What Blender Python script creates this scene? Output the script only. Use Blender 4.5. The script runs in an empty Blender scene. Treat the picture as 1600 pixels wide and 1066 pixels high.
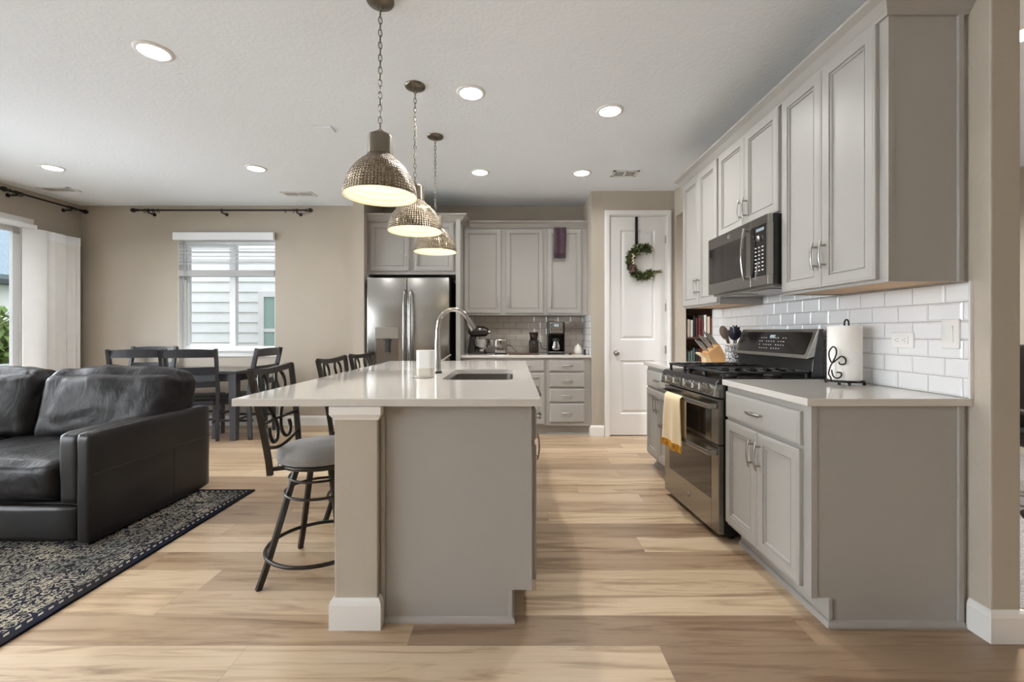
import bpy, bmesh, math, random
from mathutils import Vector, Matrix, noise
random.seed(7)
C = bpy.context.scene.collection
SC = bpy.context.scene
PI = math.pi
# ------------------------------------------------------------------ camera, world, daylight, exposure
F, CX, CY, H = 695.0, 802.0, 518.5, 1.184      # focal length and centre in pixels of the 1600x1066 frame; eye height
CEIL = 2.779
cam_d = bpy.data.cameras.new('camera'); cam = bpy.data.objects.new('camera', cam_d); C.objects.link(cam)
cam.location = (0, 0, H); cam.rotation_euler = (PI/2, 0, 0)
cam_d.sensor_width = 36; cam_d.lens = F/1600*36
cam_d.shift_x = -(CX-800)/1600; cam_d.shift_y = (CY-533)/1600
cam_d.clip_start = 0.05; cam_d.clip_end = 200
SC.camera = cam
SC.view_settings.view_transform = 'Standard'; SC.view_settings.look = 'None'
SC.view_settings.gamma = 1; SC.view_settings.exposure = 0.44
SC.view_settings.use_curve_mapping = False
SC.cycles.max_bounces = 10; SC.cycles.diffuse_bounces = 6; SC.cycles.glossy_bounces = 4
SC.cycles.transmission_bounces = 6; SC.cycles.sample_clamp_indirect = 6
SC.cycles.use_denoising = True
w = bpy.data.worlds.new('sky'); SC.world = w; w.use_nodes = True
nt = w.node_tree; bg = nt.nodes['Background']
bg.inputs[0].default_value = (0.86, 0.93, 1.0, 1); bg.inputs[1].default_value = 1.75

def area(name, loc, rot, sx, sy, power, col=(1, 1, 1), spread=PI):
    l = bpy.data.lights.new(name, 'AREA'); l.shape = 'RECTANGLE'; l.size = sx; l.size_y = sy
    l.energy = power; l.color = col; l.spread = spread
    o = bpy.data.objects.new(name, l); C.objects.link(o); o.location = loc; o.rotation_euler = rot
    return o
# daylight standing outside the sliding door and the unseen left windows, plus an added rear fill
area('daylight_slider', (-5.85, 3.40, 1.35), (0, -PI/2+.25, 0), 2.1, 1.9, 140, (.90, .955, 1), 2.0)
area('daylight_left_windows', (-5.75, -0.6, 1.5), (0, -PI/2+.45, 0), 1.7, 3.4, 215, (.90, .955, 1), 2.2)
area('fill_rear_wall', (-2.2, -3.75, 1.5), (PI/2, 0, 0), 3.6, 1.7, 8, (.94, .97, 1))  # weak fill lamp added at the rear wall, which has no window

# ------------------------------------------------------------------ helpers
def P(x, y, Y):
    return Vector(((x-CX)*Y/F, Y, H-(y-CY)*Y/F))
def tag(o, label=None, cat=None, group=None, kind=None):
    if label: o['label'] = label
    if cat: o['category'] = cat
    if group: o['group'] = group
    if kind: o['kind'] = kind
    return o
def thing(name, label, cat, loc=(0, 0, 0), group=None):
    o = bpy.data.objects.new(name, None); C.objects.link(o); o.location = loc
    o.empty_display_size = .05
    return tag(o, label, cat, group)
def orgof(o):
    while o.parent: o = o.parent
    return Vector(o.location) if o.type == 'EMPTY' else Vector(o.location)
class MB:
    def __init__(s): s.v = []; s.f = []; s.m = []; s.sm = []
    def add(s, vs, fs, mi=0, smooth=False):
        n = len(s.v); s.v += [Vector(v) for v in vs]
        for f in fs: s.f.append([i+n for i in f]); s.m.append(mi); s.sm.append(smooth)
        return s
    def box(s, x0, x1, y0, y1, z0, z1, mi=0, bev=0, seg=2):
        if x0 > x1: x0, x1 = x1, x0
        if y0 > y1: y0, y1 = y1, y0
        if z0 > z1: z0, z1 = z1, z0
        vs = [(x0,y0,z0),(x1,y0,z0),(x1,y1,z0),(x0,y1,z0),(x0,y0,z1),(x1,y0,z1),(x1,y1,z1),(x0,y1,z1)]
        fs = [(0,3,2,1),(4,5,6,7),(0,1,5,4),(1,2,6,5),(2,3,7,6),(3,0,4,7)]
        if bev <= 0: return s.add(vs, fs, mi)
        bm = bmesh.new(); bv = [bm.verts.new(v) for v in vs]
        for f in fs: bm.faces.new([bv[i] for i in f])
        b = min(bev, .49*min(x1-x0, y1-y0, z1-z0))
        bmesh.ops.bevel(bm, geom=bm.edges[:], offset=b, segments=seg, profile=.5, affect='EDGES')
        return s.from_bm(bm, mi, smooth=seg > 2)
    def from_bm(s, bm, mi=0, smooth=False, mtx=None):
        bm.verts.index_update()
        vs = [(mtx @ v.co) if mtx else v.co.copy() for v in bm.verts]
        fs = [[v.index for v in f.verts] for f in bm.faces]
        bm.free(); return s.add(vs, fs, mi, smooth)
    def merge(s, o, mtx, mi=None):
        n = len(s.v); s.v += [mtx @ v for v in o.v]
        for f, m, sm in zip(o.f, o.m, o.sm): s.f.append([i+n for i in f]); s.m.append(m if mi is None else mi); s.sm.append(sm)
        return s
    def cyl(s, a, b, r, r2=None, seg=16, mi=0, caps=True):
        return s.tube([a, b], [r, r if r2 is None else r2], seg, mi, caps)
    def tube(s, pts, r, seg=8, mi=0, caps=True, closed=False, flat=None, up=None):
        pts = [Vector(p) for p in pts]; n = len(pts)
        rr = r if isinstance(r, (list, tuple)) else [r]*n
        vs = []; fs = []
        prev = None
        for i, p in enumerate(pts):
            if closed: t = pts[(i+1) % n]-pts[i-1]
            else: t = pts[min(i+1, n-1)]-pts[max(i-1, 0)]
            t.normalize()
            if up is not None: a = Vector(up); a = (a-t*a.dot(t)); 
            elif prev is None: a = t.orthogonal()
            else: a = prev-t*prev.dot(t)
            if a.length < 1e-6: a = t.orthogonal()
            a.normalize(); prev = a; b = t.cross(a)
            fa, fb = (1, 1) if flat is None else flat
            if seg == 4:
                for ca, cb in ((1,1),(-1,1),(-1,-1),(1,-1)): vs.append(p+a*rr[i]*fa*ca+b*rr[i]*fb*cb)
            else:
                for k in range(seg):
                    g = 2*PI*k/seg; vs.append(p+a*rr[i]*fa*math.cos(g)+b*rr[i]*fb*math.sin(g))
        m = n if closed else n-1
        for i in range(m):
            j = (i+1) % n
            for k in range(seg):
                l = (k+1) % seg; fs.append((i*seg+k, i*seg+l, j*seg+l, j*seg+k))
        s.add(vs, fs, mi, seg > 4)
        if caps and not closed:
            s.add(vs[:seg], [tuple(range(seg))[::-1]], mi); s.add(vs[-seg:], [tuple(range(seg))], mi)
        return s
    def lathe(s, prof, c=(0,0,0), seg=32, mi=0, axis='Z', flip=False, smooth=True):
        c = Vector(c); vs = []; fs = []
        for r, z in prof:
            for k in range(seg):
                g = 2*PI*k/seg; x, y = r*math.cos(g), r*math.sin(g)
                p = (x, y, z) if axis == 'Z' else ((z, x, y) if axis == 'X' else (y, z, x))
                vs.append(c+Vector(p))
        for i in range(len(prof)-1):
            for k in range(seg):
                l = (k+1) % seg; f = (i*seg+k, i*seg+l, (i+1)*seg+l, (i+1)*seg+k)
                fs.append(f[::-1] if flip else f)
        s.add(vs, fs, mi, smooth); return s
    def prism(s, poly, a0, a1, axis='Y', mi=0, bev=0):
        # poly: 2D points (axis Y: (x,z); axis X: (y,z); axis Z: (x,y))
        def m(p, a): return {'Y': (p[0], a, p[1]), 'X': (a, p[0], p[1]), 'Z': (p[0], p[1], a)}[axis]
        n = len(poly); vs = [m(p, a0) for p in poly]+[m(p, a1) for p in poly]
        fs = [tuple(range(n))[::-1], tuple(range(n, 2*n))]+[(i, (i+1) % n, (i+1) % n+n, i+n) for i in range(n)]
        bm = bmesh.new(); bv = [bm.verts.new(v) for v in vs]
        for f in fs: bm.faces.new([bv[i] for i in f])
        bmesh.ops.recalc_face_normals(bm, faces=bm.faces[:])
        if bev: bmesh.ops.bevel(bm, geom=bm.edges[:], offset=bev, segments=2, profile=.5, affect='EDGES')
        return s.from_bm(bm, mi)
    def sweep(s, path, prof, side=1, mi=0, closed=False, z=0):
        # path: XY points; prof: (out, z) polygon; side=+1 puts the profile to the left of the travel direction
        pts = [Vector((p[0], p[1])) for p in path]; n = len(pts); vs = []
        def nrm(a, b):
            d = (b-a).normalized(); return Vector((-d.y, d.x))*side
        for i in range(n):
            ns = []
            if i > 0 or closed: ns.append(nrm(pts[i-1], pts[i]))
            if i < n-1 or closed: ns.append(nrm(pts[i], pts[(i+1) % n]))
            if len(ns) == 2:
                m = (ns[0]+ns[1]); m = m/max(m.dot(ns[0]), .2)
            else: m = ns[0]
            for o, zz in prof: vs.append((pts[i].x+m.x*o, pts[i].y+m.y*o, z+zz))
        k = len(prof); fs = []
        for i in range(n if closed else n-1):
            j = (i+1) % n
            for a in range(k):
                b = (a+1) % k; fs.append((i*k+a, i*k+b, j*k+b, j*k+a))
        if not closed: fs += [tuple(range(k))[::-1], tuple(range((n-1)*k, n*k))]
        bm = bmesh.new(); bv = [bm.verts.new(v) for v in vs]
        for f in fs: bm.faces.new([bv[i] for i in f])
        bmesh.ops.recalc_face_normals(bm, faces=bm.faces[:])
        return s.from_bm(bm, mi)
    def build(s, name, mat, parent=None, label=None, cat=None, group=None, kind=None, auto=None, bev=0, recalc=False):
        me = bpy.data.meshes.new(name)
        if parent is not None: off = orgof(parent)
        else:
            lo = [min(v[i] for v in s.v) for i in range(3)]; hi = [max(v[i] for v in s.v) for i in range(3)]
            off = Vector(((lo[0]+hi[0])/2, (lo[1]+hi[1])/2, lo[2]))
        me.from_pydata([tuple(v-off) for v in s.v], [], s.f)
        for mm in (mat if isinstance(mat, (list, tuple)) else [mat]): me.materials.append(mm)
        me.polygons.foreach_set('material_index', s.m); me.polygons.foreach_set('use_smooth', s.sm)
        if recalc:
            bm = bmesh.new(); bm.from_mesh(me); bmesh.ops.remove_doubles(bm, verts=bm.verts[:], dist=1e-5)
            bmesh.ops.recalc_face_normals(bm, faces=bm.faces[:]); bm.to_mesh(me); bm.free()
        o = bpy.data.objects.new(name, me); C.objects.link(o)
        if parent is not None: o.parent = parent
        else: o.location = off
        if bev:
            b = o.modifiers.new('bevel', 'BEVEL'); b.width = bev; b.segments = 2; b.limit_method = 'ANGLE'; b.angle_limit = .6
        return tag(o, label, cat, group, kind)
def copy_tree(o, parent=None):
    c = o.copy(); C.objects.link(c)
    if parent is not None: c.parent = parent; c.matrix_parent_inverse = o.matrix_parent_inverse
    for ch in list(o.children): copy_tree(ch, c)
    return c
def bez(pts, n=10):
    # Catmull-Rom through the points
    pts = [Vector(p) for p in pts]; out = []
    for i in range(len(pts)-1):
        p0 = pts[max(i-1, 0)]; p1 = pts[i]; p2 = pts[i+1]; p3 = pts[min(i+2, len(pts)-1)]
        for k in range(n):
            t = k/n
            out.append(.5*((2*p1)+(-p0+p2)*t+(2*p0-5*p1+4*p2-p3)*t*t+(-p0+3*p1-3*p2+p3)*t**3))
    out.append(pts[-1]); return out
def rrect(x0, x1, y0, y1, r, n=6):
    pts = []
    for cx, cy, a in ((x1-r, y1-r, 0), (x0+r, y1-r, 90), (x0+r, y0+r, 180), (x1-r, y0+r, 270)):
        for k in range(n+1):
            g = math.radians(a+90*k/n); pts.append((cx+r*math.cos(g), cy+r*math.sin(g)))
    return pts
def basis(o, u, v, n):
    u, v, n = Vector(u), Vector(v), Vector(n); o = Vector(o)
    return Matrix(((u.x, v.x, n.x, o.x), (u.y, v.y, n.y, o.y), (u.z, v.z, n.z, o.z), (0, 0, 0, 1)))
def cushion(w, d, h, nx=14, ny=12, nz=5, puff=.02, rad=.05, wr=.004, seed=0, wrs=5.0):
    """soft rounded box centred on the origin, base at z=0"""
    bm = bmesh.new(); bmesh.ops.create_cube(bm, size=1)
    bmesh.ops.subdivide_edges(bm, edges=bm.edges[:], cuts=nx, use_grid_fill=True)
    for v in bm.verts:
        p = Vector((v.co.x*w, v.co.y*d, v.co.z*h))
        q = Vector([max(-(L/2-rad), min(L/2-rad, c)) for c, L in zip(p, (w, d, h))])
        dl = p-q
        if dl.length > 1e-6: p = q+dl.normalized()*rad
        nrm = dl.normalized() if dl.length > 1e-6 else Vector((0, 0, 1))
        u = (1-(2*v.co.x)**2); t = (1-(2*v.co.y)**2); s_ = (1-(2*v.co.z)**2)
        p.z += math.copysign(puff*max(u, 0)**.6*max(t, 0)**.6, v.co.z) if abs(v.co.z) > .3 else 0
        p.y += math.copysign(puff*max(u, 0)**.6*max(s_, 0)**.6, v.co.y) if abs(v.co.y) > .3 else 0
        k = noise.noise(Vector((p.x*wrs+seed, p.y*wrs, p.z*wrs)))*wr+abs(noise.noise(Vector((p.x*wrs*2.1+seed, p.y*wrs*3+9, p.z*wrs*2))))*wr*.9
        p += nrm*k; p.z += h/2
        v.co = p
    return bm

# ------------------------------------------------------------------ materials
class NT:
    def __init__(s, m): s.t = m.node_tree; s.n = s.t.nodes; s.l = s.t.links
    def new(s, t, **kw):
        n = s.n.new(t)
        for k, v in kw.items(): setattr(n, k, v)
        return n
    def math(s, op, a, b=None, c=None):
        n = s.n.new('ShaderNodeMath'); n.operation = op
        for i, x in enumerate((a, b, c)):
            if x is None: continue
            if isinstance(x, (int, float)): n.inputs[i].default_value = x
            else: s.l.new(x, n.inputs[i])
        return n.outputs[0]
    def comb(s, x, y, z):
        n = s.n.new('ShaderNodeCombineXYZ')
        for i, a in enumerate((x, y, z)):
            if isinstance(a, (int, float)): n.inputs[i].default_value = a
            else: s.l.new(a, n.inputs[i])
        return n.outputs[0]
    def noise(s, vec, scale, detail=3, rough=.5, dist=0):
        n = s.n.new('ShaderNodeTexNoise'); n.inputs['Scale'].default_value = scale; n.inputs['Detail'].default_value = detail
        n.inputs['Roughness'].default_value = rough; n.inputs['Distortion'].default_value = dist
        if vec is not None: s.l.new(vec, n.inputs['Vector'])
        return n.outputs['Fac']
    def ramp(s, fac, stops):
        n = s.n.new('ShaderNodeValToRGB'); e = n.color_ramp.elements
        while len(e) < len(stops): e.new(.5)
        for i, (p, c) in enumerate(stops): e[i].position = p; e[i].color = (*c, 1) if len(c) == 3 else c
        s.l.new(fac, n.inputs[0]); return n.outputs[0]
    def mix(s, fac, a, b, blend='MIX'):
        n = s.n.new('ShaderNodeMixRGB'); n.blend_type = blend
        for i, x in enumerate((fac, a, b)):
            if isinstance(x, (int, float)): n.inputs[i].default_value = x
            elif isinstance(x, tuple): n.inputs[i].default_value = (*x, 1) if len(x) == 3 else x
            else: s.l.new(x, n.inputs[i])
        return n.outputs[0]
    def bump(s, h, strength, dist=.01):
        n = s.n.new('ShaderNodeBump'); n.inputs['Strength'].default_value = strength; n.inputs['Distance'].default_value = dist
        s.l.new(h, n.inputs['Height']); s.l.new(n.outputs[0], s.b.inputs['Normal'])
def mat(name, col, rough=.5, metal=0, spec=None, emit=None, es=0, coat=0, trans=0, ior=None, alpha=None, aniso=0, nz=None, bump=None, var=None, sheen=0):
    m = bpy.data.materials.new(name); m.use_nodes = True; t = NT(m); b = m.node_tree.nodes['Principled BSDF']; t.b = b
    b.inputs['Base Color'].default_value = (*col, 1); b.inputs['Roughness'].default_value = rough; b.inputs['Metallic'].default_value = metal
    if spec is not None: b.inputs['Specular IOR Level'].default_value = spec
    if emit: b.inputs['Emission Color'].default_value = (*emit, 1); b.inputs['Emission Strength'].default_value = es
    if coat: b.inputs['Coat Weight'].default_value = coat; b.inputs['Coat Roughness'].default_value = .1
    if trans: b.inputs['Transmission Weight'].default_value = trans
    if ior: b.inputs['IOR'].default_value = ior
    if aniso: b.inputs['Anisotropic'].default_value = aniso
    if sheen: b.inputs['Sheen Weight'].default_value = sheen
    tc = t.new('ShaderNodeTexCoord').outputs['Object']
    if var:   # (scale, amount): mild mottling of the colour itself
        f = t.noise(tc, var[0], 4); k = var[1]
        lo = tuple(c*(1-k) for c in col); hi = tuple(min(1, c*(1+k)) for c in col)
        t.l.new(t.ramp(f, [(.3, lo), (.7, hi)]), b.inputs['Base Color'])
    if bump:  # (scale, strength, distance)
        t.bump(t.noise(tc, bump[0], 4, .6), bump[1], bump[2])
    return m
def srgb(r, g, b):
    return tuple(((c/255)/12.92 if c/255 <= .04045 else ((c/255+.055)/1.055)**2.4) for c in (r, g, b))

M = {}
M['wall'] = mat('wall_paint', srgb(174, 165, 152), .85, bump=(55, .25, .004), var=(3, .02))
M['ceiling'] = mat('ceiling_paint', srgb(240, 246, 253), .92, bump=(38, .5, .006))
M['white'] = mat('white_trim', srgb(233, 232, 230), .45, var=(2, .01))
M['door_white'] = mat('white_door_paint', srgb(226, 225, 224), .42, var=(2, .01))
M['cab'] = mat('cabinet_paint', srgb(163, 160, 155), .42, var=(2.5, .012))
M['cabwood'] = mat('cabinet_underside_wood', srgb(196, 164, 130), .6, var=(6, .08))
M['quartz'] = mat('white_quartz', srgb(206, 202, 196), .12, var=(14, .012), coat=.2)
M['steel'] = mat('stainless_steel', srgb(166, 164, 160), .24, 1, aniso=.5, var=(3, .02))
M['sink_steel'] = mat('brushed_sink_steel', srgb(128, 124, 118), .38, 1)
M['steel_dark'] = mat('dark_slate_steel', srgb(120, 112, 104), .3, 1)
M['chrome'] = mat('polished_chrome', srgb(186, 184, 181), .13, 1)
M['nickel'] = mat('brushed_nickel', srgb(172, 169, 164), .3, 1)
M['black'] = mat('black_enamel', srgb(22, 22, 23), .25, var=(5, .05))
M['blackmat'] = mat('black_matte', srgb(26, 25, 25), .6, var=(5, .05))
M['iron'] = mat('cast_iron', srgb(30, 30, 31), .5, bump=(120, .2, .001))
M['blackglass'] = mat('black_glass', srgb(20, 19, 18), .05, coat=.5)
M['ovenglass'] = mat('oven_glass', srgb(26, 21, 18), .06, coat=.6)
M['leather'] = mat('black_leather', srgb(25, 23, 24), .42, spec=.35, bump=(160, .18, .002), var=(5, .12))
M['stoolmetal'] = mat('bronze_black_metal', srgb(44, 38, 34), .36, .6, var=(9, .1))
M['greyfab'] = mat('grey_microsuede', srgb(118, 114, 112), .9, sheen=.4, var=(9, .12), bump=(300, .1, .001))
M['blackwood'] = mat('black_stained_wood', srgb(46, 47, 52), .35, var=(7, .12))
M['tablewood'] = mat('black_table_top', srgb(52, 52, 56), .14, var=(7, .1))
M['pewter'] = mat('hammered_pewter', srgb(128, 115, 98), .28, 1)
t = NT(M['pewter']); t.b = M['pewter'].node_tree.nodes['Principled BSDF']
tc = t.new('ShaderNodeTexCoord').outputs['Object']
vor = t.new('ShaderNodeTexVoronoi'); vor.inputs['Scale'].default_value = 70; t.l.new(tc, vor.inputs['Vector'])
M['shadein'] = mat('white_shade_lining', srgb(236, 228, 202), .5, emit=(1, .93, .78), es=.05)
M['bulb'] = mat('glowing_bulb', (1, 1, 1), .5, emit=(1, .93, .8), es=3)
M['led'] = mat('led_diffuser', (1, 1, 1), .5, emit=(1, .98, .95), es=14)
M['iron_scroll'] = mat('black_wrought_iron', srgb(18, 17, 17), .45, .3)
M['paper'] = mat('paper_towel', srgb(246, 244, 240), .95, bump=(90, .5, .003))
M['tile'] = mat('white_glazed_tile', srgb(232, 233, 235), .1, coat=.3, var=(4, .01))
M['tilebeige'] = mat('beige_glazed_tile', srgb(205, 196, 186), .12, coat=.3, var=(4, .03))
M['grout'] = mat('grey_grout', srgb(150, 148, 145), .9, var=(8, .04))
M['wood'] = mat('light_maple', srgb(205, 160, 108), .45, var=(9, .1))
M['wood2'] = mat('pale_maple', srgb(226, 200, 160), .45, var=(9, .06))
M['towel'] = mat('cream_towel', srgb(232, 210, 170), .95, bump=(220, .6, .003), sheen=.3)
M['gold'] = mat('mustard_yarn', srgb(205, 150, 50), .9, var=(60, .4))
M['purple'] = mat('plum_cloth', srgb(74, 56, 66), .95, var=(30, .3), bump=(200, .4, .002))
M['glass'] = mat('window_glass', (1, 1, 1), 0, trans=1, ior=1.01, spec=.1)
M['clear'] = mat('clear_glass', (.9, .9, .9), .03, trans=1, ior=1.45)
M['vinyl'] = mat('white_vinyl', srgb(236, 238, 240), .4, var=(2, .01))
M['blind'] = mat('white_blind', srgb(240, 242, 246), .5, var=(2, .01))
M['blind_grey'] = mat('grey_blind_rail', srgb(170, 170, 170), .5, var=(2, .02))
M['curtain'] = mat('white_cellular_fabric', srgb(232, 231, 230), .95, bump=(260, .2, .001), var=(8, .02))
M['rod'] = mat('black_rod', srgb(26, 23, 22), .35, .4, var=(9, .1))
M['green'] = mat('olive_leaf', srgb(96, 106, 54), .7, var=(14, .35))
M['green2'] = mat('fresh_leaf', srgb(110, 135, 70), .7, var=(6, .4))
M['cream'] = mat('cream_berry', srgb(225, 215, 180), .6)
M['plum'] = mat('plum_berry', srgb(112, 74, 84), .6)
M['mixer'] = mat('dark_pewter_enamel', srgb(66, 60, 58), .2, .5, coat=.4)
M['brown'] = mat('dark_walnut', srgb(80, 52, 36), .5, var=(14, .2))
M['coffee'] = mat('smoky_brown_plastic', srgb(50, 38, 32), .2)
M['ceramic'] = mat('white_ceramic', srgb(232, 226, 215), .25, var=(6, .02))
M['candle'] = mat('frosted_white_glass', srgb(240, 240, 240), .4, var=(3, .01))
M['candlelow'] = mat('pale_wax', srgb(222, 216, 206), .5, var=(4, .02))
M['panelgrey'] = mat('grey_painted_side', srgb(120, 118, 110), .5)
M['grill'] = mat('vent_shadow', srgb(120, 120, 120), .6)
M['ss_hole'] = mat('dark_slot', srgb(60, 60, 60), .6)
M['mark'] = mat('white_print', srgb(215, 215, 215), .5)
M['screen'] = mat('lit_display', (0, 0, 0), .3, emit=(.75, .9, 1), es=.35)
M['rubber'] = mat('black_rubber', srgb(20, 20, 20), .7)
M['bluegrey'] = mat('navy_plastic', srgb(30, 30, 42), .35)
M['lightwood_spoon'] = mat('wooden_spoon', srgb(98, 80, 68), .6, var=(12, .15))
# hammered dome: bump of small dimples laid out in rings by angle and height
def hammered():
    m = M['pewter']; t = NT(m); b = m.node_tree.nodes['Principled BSDF']; t.b = b
    tc = t.new('ShaderNodeTexCoord').outputs['Object']
    sp = t.new('ShaderNodeSeparateXYZ'); t.l.new(tc, sp.inputs[0])
    ang = t.math('ARCTAN2', sp.outputs[1], sp.outputs[0])
    u = t.math('SINE', t.math('MULTIPLY', ang, 68)); v = t.math('SINE', t.math('MULTIPLY', sp.outputs[2], 2*PI/.0135))
    h = t.math('MULTIPLY', u, v)
    pp = t.math('MULTIPLY', t.math('ADD', u, 1), t.math('ADD', v, 1))
    t.bump(pp, .9, .0016)
    mr = t.ramp(pp, [(0, (.10, .10, .10)), (1, (.42, .42, .42))])
    t.l.new(mr, b.inputs['Roughness'])
M['pewter_plain'] = mat('brushed_pewter', srgb(118, 110, 98), .3, 1)
hammered()

def leather_creases():
    m = M['leather_soft'] = mat('soft_black_leather', srgb(24, 22, 23), .42, spec=.20); t = NT(m); b = m.node_tree.nodes['Principled BSDF']; t.b = b
    pos = t.new('ShaderNodeNewGeometry').outputs['Position']
    sp = t.new('ShaderNodeSeparateXYZ'); t.l.new(pos, sp.inputs[0])
    v = t.comb(t.math('MULTIPLY', sp.outputs[0], 9), t.math('MULTIPLY', sp.outputs[1], 5), t.math('MULTIPLY', sp.outputs[2], 5))
    a = t.noise(v, 1.0, 4, .55, 1.4); f = t.noise(pos, 170, 2, .5)
    t.bump(t.math('ADD', t.math('ABSOLUTE', t.math('SUBTRACT', a, .5)), t.math('MULTIPLY', f, .02)), .30, .03)
leather_creases()
def floor_material():
    m = mat('oak_plank_floor', (.5, .4, .3), .3); t = NT(m); b = m.node_tree.nodes['Principled BSDF']; t.b = b
    pos = t.new('ShaderNodeNewGeometry').outputs['Position']
    sp = t.new('ShaderNodeSeparateXYZ'); t.l.new(pos, sp.inputs[0]); X, Y = sp.outputs[0], sp.outputs[1]
    W, L = .178, 1.55
    yy = t.math('DIVIDE', t.math('SUBTRACT', Y, 1.677-W*40), W); row = t.math('FLOOR', yy); fy = t.math('FRACT', yy)
    wn = t.new('ShaderNodeTexWhiteNoise', noise_dimensions='1D'); t.l.new(t.math('ADD', row, 3.0), wn.inputs['W'])
    e40, e39 = t.math('COMPARE', row, 40.0, .4), t.math('COMPARE', row, 39.0, .4); oth = t.math('SUBTRACT', 1, t.math('ADD', e40, e39))
    offs = t.math('ADD', t.math('ADD', t.math('MULTIPLY', e40, 10.258), t.math('MULTIPLY', e39, 9.645)), t.math('MULTIPLY', oth, t.math('MULTIPLY', wn.outputs['Value'], 7.3)))
    xx = t.math('ADD', t.math('DIVIDE', X, L), offs); col = t.math('FLOOR', xx); fx = t.math('FRACT', xx)
    idv = t.comb(row, col, 0)
    w2 = t.new('ShaderNodeTexWhiteNoise', noise_dimensions='3D'); t.l.new(idv, w2.inputs['Vector'])
    brown_plank = t.math('MULTIPLY', t.math('ADD', e40, e39), t.math('COMPARE', col, 10.0, .4))
    rnd = t.math('MULTIPLY', w2.outputs['Value'], t.math('SUBTRACT', 1, t.math('MULTIPLY', brown_plank, .97)))
    off = t.math('MULTIPLY', rnd, 37.0)
    g = t.comb(t.math('ADD', t.math('MULTIPLY', X, .9), off), t.math('MULTIPLY', Y, 11), off)
    broad = t.noise(g, 1.15, 7, .62, 1.3)
    fine = t.noise(t.comb(t.math('ADD', t.math('MULTIPLY', X, 3), off), t.math('MULTIPLY', Y, 60), off), 1.6, 3, .6)
    cloud = t.noise(t.comb(t.math('MULTIPLY', X, 1.3), t.math('MULTIPLY', Y, 3.5), off), 1.1, 3, .5)
    base = t.ramp(rnd, [(0, srgb(150, 128, 106)), (.25, srgb(184, 160, 132)), (.45, srgb(200, 178, 149)), (.7, srgb(210, 190, 163)), (1, srgb(172, 148, 122))])
    grain = t.ramp(broad, [(.30, (.40, .33, .27)), (.41, (.70, .64, .58)), (.50, (.97, .95, .92)), (.62, (1, 1, 1)), (.72, (.86, .80, .73)), (.80, (1, 1, 1))])
    c = t.mix(.9, base, grain, 'MULTIPLY')
    c = t.mix(.30, c, t.ramp(fine, [(.3, (.75, .72, .68)), (.6, (1, 1, 1))]), 'MULTIPLY')
    c = t.mix(.35, c, t.ramp(cloud, [(.35, (.74, .70, .66)), (.6, (1, 1, 1))]), 'MULTIPLY')
    ey = t.math('MINIMUM', fy, t.math('SUBTRACT', 1, fy)); ex = t.math('MINIMUM', fx, t.math('SUBTRACT', 1, fx))
    e = t.math('MINIMUM', t.math('MULTIPLY', ey, W), t.math('MULTIPLY', ex, L))
    ln = t.math('LESS_THAN', e, .0011)
    c = t.mix(t.math('MULTIPLY', ln, .45), c, (.12, .09, .065))
    t.l.new(c, b.inputs['Base Color'])
    t.l.new(t.math('ADD', .26, t.math('MULTIPLY', broad, .16)), b.inputs['Roughness'])
    t.bump(t.math('SUBTRACT', t.math('MULTIPLY', fine, .25), ln), .35, .0012)
    return m
M['floor'] = floor_material()
def rug_material():
    m = mat('patterned_rug', (.1, .1, .12), 1, spec=.1); t = NT(m); b = m.node_tree.nodes['Principled BSDF']; t.b = b
    pos = t.new('ShaderNodeNewGeometry').outputs['Position']
    sp = t.new('ShaderNodeSeparateXYZ'); t.l.new(pos, sp.inputs[0]); X, Y = sp.outputs[0], sp.outputs[1]
    q = .004
    sx = t.math('MULTIPLY', t.math('FLOOR', t.math('DIVIDE', X, q)), q); sy = t.math('MULTIPLY', t.math('FLOOR', t.math('DIVIDE', Y, q)), q)
    # mirrored repeat cells of .34 m
    def tri(v, per): 
        fr = t.math('FRACT', t.math('DIVIDE', v, per)); return t.math('ABSOLUTE', t.math('SUBTRACT', fr, .5))
    vec = t.comb(t.math('MULTIPLY', tri(sx, .42), 3.4), t.math('MULTIPLY', tri(sy, .60), 4.9), 0)
    n1 = t.noise(vec, 3.6, 2, .5, .6)
    vo = t.new('ShaderNodeTexVoronoi', feature='DISTANCE_TO_EDGE'); vo.inputs['Scale'].default_value = 3.4; t.l.new(vec, vo.inputs['Vector'])
    band = t.math('LESS_THAN', t.math('ABSOLUTE', t.math('SUBTRACT', n1, .5)), .03)
    ring = t.math('LESS_THAN', t.math('ABSOLUTE', t.math('SUBTRACT', vo.outputs['Distance'], .17)), .05)
    mask = t.math('MAXIMUM', band, ring)
    worn = t.noise(pos, 28, 3); worn2 = t.noise(pos, 3, 2)
    mask = t.math('MULTIPLY', mask, t.math('GREATER_THAN', worn, .40))
    # border
    dr = t.math('SUBTRACT', -1.92, X); df = t.math('SUBTRACT', 3.31, Y); d = t.math('MINIMUM', dr, df)
    inb = t.math('GREATER_THAN', d, .030)
    dots = t.math('MULTIPLY', t.math('MULTIPLY', t.math('GREATER_THAN', d, .036), t.math('LESS_THAN', d, .05)), t.math('GREATER_THAN', t.math('SINE', t.math('MULTIPLY', t.math('ADD', X, Y), 150)), 0))
    field = t.math('GREATER_THAN', d, .065)
    mask = t.math('MAXIMUM', t.math('MULTIPLY', mask, field), t.math('MULTIPLY', dots, inb))
    light = t.ramp(worn2, [(.35, srgb(156, 148, 130)), (.65, srgb(108, 108, 104))])
    dark = t.ramp(worn2, [(.4, srgb(22, 24, 38)), (.6, srgb(30, 28, 30))])
    c = t.mix(mask, dark, light)
    t.l.new(c, b.inputs['Base Color']); t.bump(worn, .5, .003)
    return m
M['rug'] = rug_material()
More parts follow.
